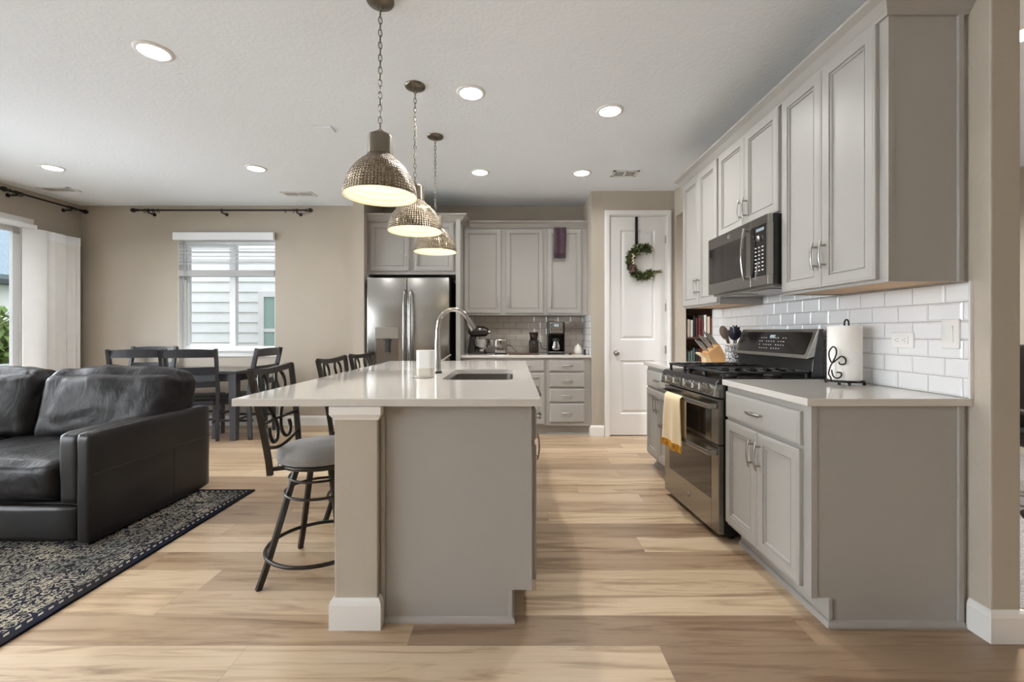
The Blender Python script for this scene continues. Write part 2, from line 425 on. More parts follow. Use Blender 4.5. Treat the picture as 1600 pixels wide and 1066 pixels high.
M['carpet'] = mat('grey_shag_carpet', srgb(150, 148, 146), 1, bump=(70, 1, .02), var=(60, .35))
# ------------------------------------------------------------------ the setting
XL, XR, YB, YP = -5.47, 1.825, 5.63, 5.04
X2 = 1.94                      # far face of the kitchen's right wall
XE, YN = 4.9, -3.6             # outer limits behind and beside the camera
def wall_with_holes(axis, pos, th, a0, a1, holes, z0=0, z1=CEIL):
    """axis 'X': plane x=pos..pos+th running along y; axis 'Y': plane y=pos..pos+th running along x. holes (a,b,z0,z1)"""
    mb = MB()
    def bx(a, b, c, d):
        if b-a < 1e-5 or d-c < 1e-5: return
        if axis == 'X': mb.box(pos, pos+th, a, b, c, d)
        else: mb.box(a, b, pos, pos+th, c, d)
    cur = a0
    for a, b, c, d in sorted(holes):
        bx(cur, a, z0, z1); bx(a, b, z0, c); bx(a, b, d, z1); cur = b
    bx(cur, a1, z0, z1)
    return mb
mb = MB(); mb.box(XL-.2, X2, YN-.2, YB+.2, -.1, 0); mb.box(X2, XE+.2, YN-.2, 1.9, -.1, 0)
mb.build('floor', M['floor'], kind='structure')
MB().box(X2, XE+.2, 1.9, 6.4, -.1, .004).build('floor_study', M['carpet'], kind='structure')
MB().box(XL-.2, XE+.2, YN-.2, 6.4, CEIL, CEIL+.12).build('ceiling', M['ceiling'], kind='structure')
SL0, SL1, SLZ = 2.55, 5.0, 2.40          # sliding door opening
wall_with_holes('X', XL, -.16, YN, YB, [(SL0, SL1, 0, SLZ), (-2.3, -.7, .6, 2.35), (-.5, 1.1, .6, 2.35)]).build('wall_left', M['wall'], kind='structure')
WX0, WX1, WZ0, WZ1 = -4.238, -3.014, .955, 2.345
wall_with_holes('Y', YB, .16, XL-.16, X2, [(WX0, WX1, WZ0, WZ1)]).build('wall_back', M['wall'], kind='structure')
wall_with_holes('Y', YN, -.16, XL-.16, XE, []).build('wall_rear', M['wall'], kind='structure')
wall_with_holes('X', XE, .16, YN, 6.3, []).build('wall_east', M['wall'], kind='structure')
MB().box(-1.768, -1.645, 4.90, YB, 0, CEIL).build('wall_stub', M['wall'], kind='structure')
mb = wall_with_holes('X', XR, X2-XR, 1.70, YP+.12, [(4.06, 4.99, 0, 2.478)])
mb.build('wall_right', M['wall'], kind='structure', bev=.006)
DX0, DX1, DZ = 1.10, 1.722, 2.492
wall_with_holes('Y', YP, .1, .885, XR, [(DX0-.02, DX1+.02, 0, DZ+.02)]).build('wall_pantry', M['wall'], kind='structure')
MB().box(.885, .985, YP+.1, YB, 0, CEIL).build('wall_pantry_side', M['wall'], kind='structure')
MB().box(X2, XE, 6.1, 6.25, 0, CEIL).build('wall_study_back', M['wall'], kind='structure')
# baseboards
BB = [(0, 0), (.016, 0), (.016, .098), (.012, .112), (.005, .122), (0, .122)]
def base(name, path, side):
    MB().sweep(path, BB, side).build(name, M['white'], kind='structure')
base('baseboard_back', [(XL, YB), (-1.768, YB), ], -1)
base('baseboard_left', [(XL, SL1+.1), (XL, YB)], -1)
base('baseboard_stub', [(-1.768, YB), (-1.768, 4.90), (-1.645, 4.90)], -1)
base('baseboard_right', [(XR, 1.776), (XR, 1.70), (X2, 1.70), (X2, 4.0)], -1)
base('baseboard_pantry', [(.885, 5.20), (.885, YP), (1.029, YP)], -1)
base('baseboard_opening', [(X2, 4.99), (XR, 4.99), (XR, YP), (1.783, YP)], 1)
# pantry door casing (trim)
CAS = [(0, 0), (.0, .018), (.02, .020), (.045, .014), (.054, .012), (.054, 0)]
def casing(mb, x0, x1, z1, y, wdt=.054):
    for a, b in ((x0-wdt-.012, x0-.012), (x1+.012, x1+.012+wdt)):
        mb.box(a, b, y-.018, y, 0, z1+.012, bev=.003); mb.box(a+.008, b-.020, y-.022, y-.017, 0, z1+.012)
    mb.box(x0-wdt-.012, x1+wdt+.012, y-.018, y, z1+.012, z1+.012+wdt, bev=.003)
    mb.box(x0-wdt-.004, x1+wdt+.004, y-.022, y-.017, z1+.024, z1+.045)
mb = MB(); casing(mb, DX0, DX1, DZ, YP)
mb.box(DX0-.012, DX0-.002, YP, YP+.08, 0, DZ+.012); mb.box(DX1+.002, DX1+.012, YP, YP+.08, 0, DZ+.012); mb.box(DX0-.012, DX1+.012, YP, YP+.08, DZ+.003, DZ+.012)
mb.build('trim_1', M['white'], kind='structure')

def ringpanel(w, h, rings, back=0.0):
    """nested rectangles: rings = (inset, height) from the outer edge inwards; closed at the back"""
    mb = MB(); vs = []; fs = []
    R = [(0, back)]+list(rings)
    for ins, d in R: vs += [(ins, ins, d), (w-ins, ins, d), (w-ins, h-ins, d), (ins, h-ins, d)]
    for i in range(len(R)-1):
        for k in range(4):
            l = (k+1) % 4; fs.append((i*4+k, i*4+l, i*4+4+l, i*4+4+k))
    n = len(R)*4; fs.append((n-4, n-3, n-2, n-1)); fs.append((3, 2, 1, 0))
    return mb.add(vs, fs)
DOORP = [(0, .016), (.003, .019), (.010, .0192), (.012, .0205), (.049, .0205), (.051, .0120), (.055, .0120), (.058, .0175), (.063, .0175), (.066, .0090), (.069, .0090)]
DRAWP = [(0, .014), (.004, .018), (.009, .0182), (.012, .0205)]
# the pantry door
dr = thing('door_1', None, None, (1.41, YP+.02, 0)); dr['kind'] = 'structure'
dw = DX1-DX0; slab = MB()
slab.box(DX0, DX1, YP+.030, YP+.045, .012, DZ)
slab.box(DX0, DX0+.115, YP+.012, YP+.0305, .012, DZ); slab.box(DX1-.115, DX1, YP+.012, YP+.0305, .012, DZ)
for z0, z1 in ((.012, .25), (.86, 1.09), (2.34, DZ)): slab.box(DX0+.115, DX1-.115, YP+.012, YP+.0305, z0, z1)
for z0, z1 in ((.25, .86), (1.09, 2.34)):
    pw, ph = dw-.23, z1-z0
    p = ringpanel(pw, ph, [(0, .0), (.012, -.012), (.020, -.014), (.042, -.004), (.046, -.003)], back=-.03)
    slab.merge(p, basis((DX0+.115, YP+.012, z0), (1, 0, 0), (0, 0, 1), (0, -1, 0)))
slab.build('door_slab', M['door_white'], dr, recalc=False)
mb = MB(); kx, kz = (963-CX)*YP/F, H-(552-CY)*YP/F
mb.lathe([(0, -.002), (.030, -.002), (.030, .004), (.012, .010), (.010, .030), (.024, .040), (.028, .052), (.022, .062), (0, .064)], (kx, YP+.012, kz), 24, axis='Y')
for v in mb.v: v.y = 2*(YP+.012)-v.y
mb.build('door_knob', M['nickel'], dr, recalc=True)
for hz in (2.23, 1.46, .98+.0, .25):
    mb = MB(); mb.cyl((DX1+.004, YP+.004, hz-.045), (DX1+.004, YP+.004, hz+.045), .006); mb.box(DX1-.003, DX1+.016, YP+.0, YP+.008, hz-.045, hz+.045)
    mb.build('hinge', M['nickel'], dr)

# ------------------------------------------------------------------ dining window
def winframe(mb, x0, x1, z0, z1, y0, y1, t):
    mb.box(x0, x0+t, y0, y1, z0, z1); mb.box(x1-t, x1, y0, y1, z0, z1); mb.box(x0+t, x1-t, y0, y1, z0, z0+t); mb.box(x0+t, x1-t, y0, y1, z1-t, z1)
wd = thing('window_1', None, None, ((WX0+WX1)/2, YB+.08, WZ0)); wd['kind'] = 'structure'
mb = MB(); winframe(mb, WX0, WX1, WZ0, WZ1, YB+.07, YB+.15, .045)
xm = (366.5-CX)*(YB+.1)/F
mb.box(xm-.028, xm+.028, YB+.075, YB+.14, WZ0+.045, WZ1-.045)
winframe(mb, WX0+.045, xm-.028, WZ0+.045, WZ1-.045, YB+.09, YB+.13, .03)
mb.build('window_frame', M['vinyl'], wd, bev=.003)
mb = MB(); mb.box(WX0+.07, xm-.05, YB+.108, YB+.112, WZ0+.07, WZ1-.07); mb.build('pane', M['glass'], wd)
mb = MB(); mb.box(xm+.025, WX1-.04, YB+.108, YB+.112, WZ0+.04, WZ1-.04); mb.build('pane', M['glass'], wd)
mb = MB(); mb.box(WX0, WX1, YB, YB+.07, WZ0-.0, WZ0+.004); mb.box(WX0, WX0+.004, YB-.0, YB+.07, WZ0, WZ1)
mb.box(WX1-.004, WX1, YB, YB+.07, WZ0, WZ1); mb.box(WX0, WX1, YB, YB+.07, WZ1-.004, WZ1)
mb.build('window_lining', M['white'], wd)
mb = MB(); mb.box(WX0-.045, WX1+.045, YB-.045, YB+.07, WZ0-.022, WZ0+.002, bev=.004); mb.box(WX0-.03, WX1+.03, YB-.018, YB, WZ0-.085, WZ0-.022, bev=.003)
mb.build('window_sill', M['white'], wd)
# venetian blind
bl = thing('window_blind', 'white slatted blind raised to the top of the dining window', 'blind', ((WX0+WX1)/2, YB, WZ1))
MB().box(WX0-.035, WX1+.005, YB-.055, YB-.004, 2.338, 2.432, bev=.004).build('valance', M['blind'], bl)
mb = MB(); z = 2.325
while z > 2.0:
    a = .35; d = .024
    y0 = YB+.018
    mb.add([(WX0+.012, y0-d, z-d*a), (WX1-.012, y0-d, z-d*a), (WX1-.012, y0+d, z+d*a), (WX0+.012, y0+d, z+d*a),
            (WX0+.012, y0-d, z-d*a+.003), (WX1-.012, y0-d, z-d*a+.003), (WX1-.012, y0+d, z+d*a+.003), (WX0+.012, y0+d, z+d*a+.003)],
           [(0, 3, 2, 1), (4, 5, 6, 7), (0, 1, 5, 4), (1, 2, 6, 5), (2, 3, 7, 6), (3, 0, 4, 7)])
    z -= .0465
for x in (WX0+.13, xm+.04): mb.box(x, x+.004, YB-.012, YB-.009, 1.97, 2.34)
mb.build('slats', M['blind'], bl)
MB().box(WX0+.008, WX1-.006, YB-.012, YB+.045, 1.882, 1.962, bev=.006).build('bottom_rail', M['blind_grey'], bl)
mb = MB(); wx = (290-CX)*YB/F; mb.tube([(wx, YB-.035, 2.33), (wx, YB-.035, 1.62)], .005, 6); mb.tube([(wx, YB-.035, 1.62), (wx, YB-.035, 1.56)], [.008, .006], 8)
mb.build('tilt_wand', M['blind_grey'], bl)

# ------------------------------------------------------------------ sliding glass door on the left wall
sd = thing('window_2', None, None, (XL-.08, (SL0+SL1)/2, 0)); sd['kind'] = 'structure'
mb = MB()
def wf(mb, y0, y1, z0, z1, x0, x1, t, tb=None):
    tb = tb or t
    mb.box(x0, x1, y0, y0+t, z0, z1); mb.box(x0, x1, y1-t, y1, z0, z1); mb.box(x0, x1, y0+t, y1-t, z0, z0+tb); mb.box(x0, x1, y0+t, y1-t, z1-t, z1)
wf(mb, SL0, SL1, 0, SLZ, XL-.14, XL-.02, .04)
wf(mb, SL0+.04, 3.80, .04, SLZ-.04, XL-.12, XL-.08, .065, .1); wf(mb, 3.73, SL1-.04, .04, SLZ-.04, XL-.075, XL-.035, .07, .1)
mb.build('slider_frame', M['vinyl'], sd, bev=.003)
MB().box(XL-.102, XL-.098, SL0+.1, 3.74, .14, SLZ-.1).build('pane', M['glass'], sd)
MB().box(XL-.057, XL-.053, 3.79, SL1-.1, .14, SLZ-.1).build('pane', M['glass'], sd)
mb = MB(); mb.box(XL, XL+.018, SL1, SL1+.06, 0, SLZ+.06, bev=.003); mb.box(XL, XL+.018, SL0-.06, SL1, SLZ, SLZ+.06, bev=.003); mb.box(XL, XL+.018, SL0-.06, SL0, 0, SLZ, bev=.003)
mb.build('slider_casing', M['white'], sd)
for i, (a, b) in enumerate(((-2.3, -.7), (-.5, 1.1))):
    wnd = thing(f'window_{3+i}', None, None, (XL, (a+b)/2, .6)); wnd['kind'] = 'structure'
    mb = MB(); wf(mb, a, b, .6, 2.35, XL-.13, XL-.03, .05); mb.build('window_frame', M['vinyl'], wnd)
    MB().box(XL-.085, XL-.08, a+.05, b-.05, .65, 2.3).build('pane', M['glass'], wnd)
# stacked cellular shade beside the slider
cs = thing('vertical_shade', 'white pleated vertical shade drawn back beside the sliding glass door', 'shade', (XL+.12, 5.2, 0))
ya, yb = 4.97, 5.50
mb = MB(); n = 8; path = []; rc = random.Random(3)
for i in range(n*2+1):
    y = ya+.12+(yb-ya-.12)*i/(n*2); path.append((XL+.118+(.011+.012*rc.random())*(1 if i % 2 else -1)+.010*math.sin(i*.5), y))
zt, zb = 2.335, .03
for (xa, y0), (xb, y1) in zip(path[:-1], path[1:]):
    mb.add([(xa, y0, zb), (xb, y1, zb), (xb, y1, zt), (xa, y0, zt), (xa-.04, y0, zb), (xb-.04, y1, zb), (xb-.04, y1, zt), (xa-.04, y0, zt)],
           [(0, 1, 2, 3), (7, 6, 5, 4), (3, 2, 6, 7), (0, 4, 5, 1)])
mb.build('pleated_fabric', M['curtain'], cs)
mb = MB()
bm = bmesh.new(); pts = []
for i in range(13):
    t_ = i/12; pts.append((XL+.045+.11*math.sin(t_*PI*.5), ya-.06+.17*t_))
vs = []; fs = []
for x, y in pts: vs += [(x, y, zb), (x, y, zt), (x-.012, y+.012, zb), (x-.012, y+.012, zt)]
for i in range(12):
    a = i*4; b_ = a+4
    fs += [(a, b_, b_+1, a+1), (a+2, a+3, b_+3, b_+2), (a+1, b_+1, b_+3, a+3)]
fs += [(0, 1, 3, 2), (48, 50, 51, 49)]
mb.add(vs, fs, 0, True); bm.free(); mb.build('lead_panel', M['curtain'], cs)
mb = MB()
for (xa, y0), (xb, y1) in zip(path[:-1], path[1:]):
    mb.add([(xa+.003, y0, 2.235), (xb+.003, y1, 2.235), (xb+.003, y1, 2.338), (xa+.003, y0, 2.338), (xa-.043, y0, 2.235), (xb-.043, y1, 2.235), (xb-.043, y1, 2.338), (xa-.043, y0, 2.338)],
           [(0, 1, 2, 3), (7, 6, 5, 4), (3, 2, 6, 7), (0, 4, 5, 1)])
mb.build('header_band', M['vinyl'], cs)
MB().box(XL+.02, XL+.10, SL0, SL1+.02, 2.335, 2.385, bev=.004).build('track', M['vinyl'], cs)

# ------------------------------------------------------------------ curtain rods
def finial(mb, p, d):
    p = Vector(p); d = Vector(d)
    a, b = (d, None)
    prof = [(.0, .0), (.016, .0), (.016, .018), (.010, .024), (.022, .040), (.028, .060), (.022, .082), (.012, .092), (0, .098)]
    for (r0, z0), (r1, z1) in zip(prof[:-1], prof[1:]):
        mb.tube([p+d*z0, p+d*(z1+1e-4)], [max(r0, .001), max(r1, .001)], 14, caps=False)
def rod(label, a, b, wall, brackets, rings):
    a, b = Vector(a), Vector(b); d = (b-a).normalized()
    t_ = thing('curtain_rod', label, 'curtain rod', (a+b)/2)
    MB().cyl(a, b, .011, seg=12).build('pole', M['rod'], t_)
    for p, dd in ((a, -d), (b, d)):
        mb = MB(); finial(mb, p, dd); mb.build('finial', M['rod'], t_)
    for u in brackets:
        p = a.lerp(b, u); q = p+Vector(wall)
        mb = MB(); mb.tube([p, p+Vector((0, 0, -.03)), q+Vector((0, 0, -.03))], .009, 8); mb.tube([p-d*.012, p+d*.012], .018, 12)
        e = Vector(wall).normalized(); mb.tube([q+Vector((0, 0, -.03))-e*.006, q+Vector((0, 0, -.03))-e*.001], .022, 12)
        mb.build('bracket', M['rod'], t_)
    for u in rings:
        p = a.lerp(b, u); s1 = Vector((0, 0, 1)); s2 = d.cross(s1)
        mb = MB(); mb.tube([p+Vector((0, 0, -.008))+(s1*math.cos(g)+s2*math.sin(g))*.022 for g in [2*PI*k/16 for k in range(16)]], .0035, 6, closed=True)
        mb.build('ring', M['rod'], t_)
yr = YB-.10
rod('long black curtain rod above the dining window, three brackets', ((216-CX)*yr/F, yr, 2.695), ((477-CX)*yr/F, yr, 2.695), (0, .1, 0), (.06, .5, .95), (.04, .09, .12, .88, .93))
xr_ = XL+.10
rod('black curtain rod on the left wall above the sliding door', (xr_, 4.75, 2.69), (xr_, 5.52, 2.69), (-.1, 0, 0), (.08, .85), (.05, .12, .14, .80, .9))

# ------------------------------------------------------------------ outside: neighbouring houses, deck rail, shrub
M['siding'] = mat('white_lap_siding', srgb(236, 235, 232), .7, var=(5, .03))
M['shingle'] = mat('blue_grey_shingles', srgb(138, 152, 162), .9, var=(30, .2))
M['tan'] = mat('tan_siding', srgb(205, 188, 160), .8, var=(20, .1))
M['gutter'] = mat('dark_gutter', srgb(66, 70, 74), .6)
M['ngreen'] = mat('greenish_window_glass', srgb(150, 175, 165), .15)
M['lawn'] = mat('lawn', srgb(96, 110, 70), .95, var=(30, .3))
MB().box(-40, 20, YB+.4, 40, -.7, -.6).build('ground', M['lawn'], kind='structure')
MB().box(-40, XL-.3, -20, YB+.4, -.7, -.6).build('ground_side', M['lawn'], kind='structure')
nh = thing('neighbor_house', 'neighbouring house with white lap siding seen through the dining window', 'house', (-5, 8.6, -.6))
mb = MB(); z = -.5; Yn = 8.2; lap = .1
exp_ = (68/4.1)*Yn/F  # siding exposure measured through the window
exp_ = .186
x0n, x1n = -7.3, -3.05
while z < 4.2:
    mb.prism([(Yn-.03, z), (Yn, z+exp_), (Yn+.05, z+exp_), (Yn+.05, z)], x0n, 1, axis='X'); z += exp_
mb.build('wall', M['siding'], nh)
a = P(405, 452, Yn-.05); b = P(450, 560, Yn-.05)
wn_ = MB(); winframe(wn_, a.x, a.x+.9, .72, 1.92, Yn-.09, Yn-.02, .10); wn_.box(a.x, a.x+.9, Yn-.08, Yn-.02, 1.18, 1.24)
wn_ = wn_.build('window', M['siding'], nh)
MB().box(a.x+.09, a.x+.82, Yn-.06, Yn-.03, .8, 1.85).build('pane', M['ngreen'], wn_)
MB().box(x0n, 1, Yn-.4, Yn+.1, 4.1, 4.3).build('eave', M['siding'], nh)
n2 = thing('neighbor_house', 'distant house with blue grey roof seen through the sliding door', 'house', (-12, 8, -.6))
Xn = -12.2
MB().box(Xn-.3, Xn, 2, 13.5, -.6, 1.35).build('wall', M['tan'], n2)
MB().box(Xn-.3, Xn+.05, 2, 13.5, 1.35, 2.3).build('upper_wall', M['siding'], n2)
MB().box(Xn, Xn+.5, 2, 13.5, 2.3, 2.5).build('gutter', M['gutter'], n2)
MB().prism([(Xn+.55, 2.5), (Xn-4, 5.2), (Xn-4, 5.1), (Xn+.5, 2.4)], 2, 13.5, axis='Y').build('roof', M['shingle'], n2)
rl = thing('deck_railing', 'white deck railing outside the sliding door', 'railing', (-7.5, 5, -.1))
mb = MB(); xq = -7.6; mb.box(xq-.03, xq+.03, 2.5, 8, .62, .70); mb.box(xq-.02, xq+.02, 2.5, 8, 0, .06); mb.build('rail', M['vinyl'], rl)
mb = MB()
for i in range(45): mb.box(xq-.015, xq+.015, 2.55+i*.12, 2.58+i*.12, .06, .62)
tag(mb.build('balusters', M['vinyl'], rl), None)
for y in (2.5, 5.0, 7.8):
    MB().box(xq-.045, xq+.045, y-.045, y+.045, -.6, .78).build('post', M['vinyl'], rl)
MB().box(-7.8, XL-.2, 2.3, 8, -.16, -.06).build('deck', M['panelgrey'], kind='structure')
def leafy(name, c, R, n, size, mats, label=None, cat=None, seed=1, parent=None, group=None):
    rnd = random.Random(seed); mb = MB()
    for i in range(n):
        d = Vector((rnd.gauss(0, 1), rnd.gauss(0, 1), rnd.gauss(0, 1))).normalized()
        p = Vector(c)+Vector((d.x*R[0], d.y*R[1], d.z*R[2]))*rnd.uniform(.35, 1)
        a = Vector((rnd.gauss(0, 1), rnd.gauss(0, 1), rnd.uniform(0, 1.6))).normalized(); b_ = a.orthogonal().normalized()
        L = size*rnd.uniform(.6, 1.3); w_ = L*.22
        mb.add([p, p+a*L*.5+b_*w_, p+a*L, p+a*L*.5-b_*w_], [(0, 1, 2, 3)], rnd.randrange(len(mats)))
    return mb
sh = thing('shrub', 'feathery green shrub outside behind the deck railing', 'shrub', (-9.6, 8.0, -.6))
leafy('', (-9.2, 7.9, .75), (.9, 1.3, .8), 1500, .22, [0, 1], seed=4).build('foliage', [M['green2'], M['green']], sh)
mb = MB()
for i in range(6):
    mb.tube([(-9.2, 7.9, -.6), (-9.2+random.uniform(-.4, .4), 7.9+random.uniform(-.6, .6), .7)], [.03, .01], 6)
mb.build('stem', M['brown'], sh)

# ------------------------------------------------------------------ ceiling fixtures
def downlight(x, y, label, power=0):
    t_ = thing('ceiling_light', label, 'ceiling light', (x, y, CEIL), group='recessed ceiling lights')
    mb = MB(); mb.lathe([(.078, -.010), (.096, -.004), (.098, 0), (.074, 0), (.074, -.006), (.078, -.010)], (x, y, CEIL), 32); mb.build('trim_ring', M['white'], t_, recalc=True)
    mb = MB(); mb.lathe([(0, -.007), (.075, -.006), (.075, -.001), (0, -.001)], (x, y, CEIL), 32); mb.build('diffuser', M['led'], t_, recalc=True)
    if power:
        l = bpy.data.lights.new('downlight_beam', 'AREA'); l.shape = 'DISK'; l.size = .14; l.energy = power; l.color = (1, .98, .95); l.spread = 2.6
        o = bpy.data.objects.new('downlight_beam', l); C.objects.link(o); o.location = (x, y, CEIL-.012)
    return t_
for px, py, lb in ((240, 80, 'large recessed ceiling light at upper left above the rug'), (736, 145, 'recessed ceiling light right of the second pendant chain'),
               (953, 173, 'recessed ceiling light above the aisle, nearest the wall cabinets'), (82, 262, 'recessed ceiling light near the left wall curtain rod'),
               (400, 263, 'recessed ceiling light above the dining table end'), (750, 269, 'recessed ceiling light above the fridge cabinets'),
               (909, 270, 'recessed ceiling light in front of the pantry, left of the vent')):
    Yd = (CEIL-H)*F/(CY-py); downlight((px-CX)*Yd/F, Yd, lb, (13 if py < 200 else 4) if px > 700 else 7)
for x, y in ((-4.3, 2.5), (-2.2, -.6)):  # extra downlights out of view, added to light the room
    downlight(x, y, 'added recessed ceiling light outside the view', 5)
downlight(2.74, 2.37, 'recessed ceiling light in the study beyond the wall', 45)
downlight(3.4, 4.2, 'recessed ceiling light deep in the study', 45)
def vent(x, y, w_, d, n, label):
    t_ = thing('ceiling_vent', label, 'vent', (x, y, CEIL), group='ceiling vents')
    mb = MB(); mb.box(x-w_/2, x+w_/2, y-d/2, y-d/2+.028, CEIL-.006, CEIL); mb.box(x-w_/2, x+w_/2, y+d/2-.028, y+d/2, CEIL-.006, CEIL)
    mb.box(x-w_/2, x-w_/2+.028, y-d/2, y+d/2, CEIL-.006, CEIL); mb.box(x+w_/2-.028, x+w_/2, y-d/2, y+d/2, CEIL-.006, CEIL); mb.box(x-.008, x+.008, y-d/2, y+d/2, CEIL-.006, CEIL)
    mb.build('frame', M['white'], t_)
    MB().box(x-w_/2+.02, x+w_/2-.02, y-d/2+.02, y+d/2-.02, CEIL-.0015, CEIL-.0005).build('backing', M['ss_hole'], t_)
    mb = MB(); k = 7
    for i in range(k):
        yy = y-d/2+.03+(d-.06)*(i+.5)/k; mb.box(x-w_/2+.025, x+w_/2-.025, yy-.0018, yy+.0018, CEIL-.0028, CEIL-.001)
    mb.build('louvers', M['white'], t_)
for px, py, w_, d, lb in ((976, 271, .26, .17, 'small square ceiling vent in front of the pantry'), (467, 303, .36, .16, 'wide ceiling vent in front of the dining wall'),
                      (92, 296, .36, .16, 'wide ceiling vent next to the left wall')):
    Yd = (CEIL-H)*F/(CY-py); vent((px-CX)*Yd/F, Yd, w_, d, 1, lb)
Yd = (CEIL-H)*F/(CY-201)
MB().box((507-CX)*Yd/F-.07, (507-CX)*Yd/F+.07, Yd-.05, Yd+.05, CEIL-.012, CEIL, bev=.004).build('ceiling_plate', M['ceiling'], label='small blank white plate on the ceiling left of the pendants', cat='cover plate')
# ------------------------------------------------------------------ cabinet pieces
def pull(u, v, n, c, L=.135, parent=None, vert=True):
    """arched bar pull; c = centre on the face, u/v in-plane unit axes, n outward"""
    c, u, v, n = map(Vector, (c, u, v, n)); d = v if vert else u; e = u if vert else v
    mb = MB(); pts = []
    for k in range(13):
        t_ = -1+2*k/12; pts.append(c+d*(L/2*t_)+n*(.030-.010*t_*t_+.004))
    mb.tube(pts, .0058, 6, up=tuple(n), flat=(.7, 1.3))
    for s in (-1, 1):
        p = c+d*(s*L*.34); mb.tube([p, p+n*.030], [.0055, .0045], 8)
    return mb.build('handle', M['nickel'], parent)
def front(kind, o, u, v, n, w_, h, parent, hpos=None, hl=.135, mt='cab'):
    """o = lower-left corner on the face frame"""
    prof = DOORP if kind == 'door' else DRAWP
    mb = MB(); p = ringpanel(w_, h, prof, back=.001)
    if Vector(u).cross(Vector(v)).dot(Vector(n)) < 0:
        p.f = [f[::-1] for f in p.f]
    mb.merge(p, basis(o, u, v, n))
    d = mb.build(kind, M[mt], parent)
    if hpos is not None:
        c = Vector(o)+Vector(u)*hpos[0]+Vector(v)*hpos[1]+Vector(n)*.0195
        pull(u, v, n, c, hl, d, vert=(kind == 'door'))
    return d
CT = .918; CB = .888   # countertop top and underside
# ---- right hand run: faces look towards -X. along-axis = Y
U, V, N = (0, -1, 0), (0, 0, 1), (-1, 0, 0)
FX = 1.195
def right_base(y0, y1, name_label, endpanel, doors):
    t_ = thing('base_cabinet', name_label, 'cabinet', ((FX+XR)/2, (y0+y1)/2, 0))
    mb = MB()
    mb.box(FX, XR-.004, y0, y1, .115, CB-.001); mb.box(FX+.075, XR-.004, y0, y1, .0, .115)
    mb.build('body', M['cab'], t_)
    mb = MB()
    if endpanel:
        mb.box(FX, FX+.024, y0-.004, y0, .115, CB-.001); mb.box(XR-.045, XR-.022, y0-.010, y0, .02, CB-.001, bev=.003)
        mb.build('corner_trim', M['cab'], t_)
        mb = MB(); mb.sweep([(XR-.02, y0), (FX+.075, y0), (FX+.075, y1)], [(0, 0), (.016, 0), (.016, .008), (.010, .022), (0, .026)], 1)
        mb.box(FX+.068, FX+.086, y0-.006, y0, .026, .113, bev=.003)
        mb.build('toe_molding', M['cab'], t_)
    else:
        MB().sweep([(FX+.075, y0), (FX+.075, y1), (XR-.02, y1)], [(0, 0), (.016, 0), (.016, .008), (.010, .022), (0, .026)], 1).build('toe_molding', M['cab'], t_)
    a, b = doors; m = (a+b)/2
    front('drawer', (FX, b, .715), U, V, N, b-a, .140, t_, ((b-a)/2, .070), .12)
    front('door', (FX, b, .135), U, V, N, b-m-.002, .563, t_, (b-m-.030, .455))
    front('door', (FX, m-.002, .135), U, V, N, m-a-.002, .563, t_, (.030, .455))
    return t_
YE = 1.787
Y1, Y2, Y3 = 2.478, 3.298, 3.95
right_base(YE, Y1, 'grey base cabinet nearest the camera, right of the oven range', True, (YE+.045, Y1-.012))
right_base(Y2, Y3, 'grey base cabinet beyond the range, next to the pantry door', False, (Y2+.012, Y3-.03))
def slab(name, x0, x1, y0, y1, label):
    return MB().box(x0, x1, y0, y1, CB, CT, bev=.0025).build(name, M['quartz'], label=label, cat='countertop')
slab('countertop', 1.166, XR-.002, 1.764, 2.485, 'white quartz countertop under the paper towel holder')
slab('countertop', 1.166, XR-.002, 3.295, 3.98, 'white quartz countertop under the knife block, beyond the range')
# ---- right uppers
UX = 1.504; UB, UT = 1.386, 2.46
def right_upper(y0, y1, z0, label, dz0, a, b, crown_end=False, hz=.09):
    t_ = thing('wall_cabinet', label, 'cabinet', ((UX+XR)/2, (y0+y1)/2, z0))
    mb = MB(); mb.box(UX, XR-.003, y0, y1, z0+.012, UT+.02); mb.box(UX, UX+.02, y0, y1, z0, z0+.013); mb.box(UX+.02, XR-.003, y0, y0+.016, z0, z0+.013); mb.box(UX+.02, XR-.003, y1-.016, y1, z0, z0+.013)
    mb.build('body', M['cab'], t_)
    MB().box(UX+.021, XR-.005, y0+.017, y1-.017, z0+.006, z0+.0118).build('underside', M['cabwood'], t_)
    m = (a+b)/2; h = 2.448-dz0
    front('door', (UX, b, dz0), U, V, N, b-m-.0015, h, t_, (b-m-.028, hz+.06))
    front('door', (UX, m-.0015, dz0), U, V, N, m-a-.0015, h, t_, (.028, hz+.06))
    return t_
YM0, YM1 = 2.478, 3.24
u1 = right_upper(YE, YM0, UB, 'tall grey wall cabinet nearest the camera, above the white tiles', 1.400, YE+.040, YM0-.016)
mb = MB(); mb.box(XR-.045, XR-.022, YE-.010, YE+.001, UB, UT, bev=.003); mb.box(UX, UX+.022, YE-.004, YE, UB, UT); mb.build('corner_trim', M['cab'], u1)
right_upper(YM0, YM1, 1.848, 'short grey wall cabinet directly above the microwave', 1.862, YM0+.018, YM1-.018, hz=.05)
right_upper(YM1, 3.91, UB, 'tall grey wall cabinet beyond the microwave, furthest on the right wall', 1.400, YM1+.014, 3.91-.014)
CR = [(0, 0), (.010, 0), (.012, .010), (.020, .018), (.040, .045), (.062, .058), (.070, .062), (.070, .076), (0, .076)]
MB().sweep([(XR-.002, YE), (UX, YE), (UX, 3.91), (XR-.002, 3.91)], CR, 1, z=2.452).build('crown_molding', M['cab'], label='grey crown molding along the tops of the right wall cabinets', cat='molding')
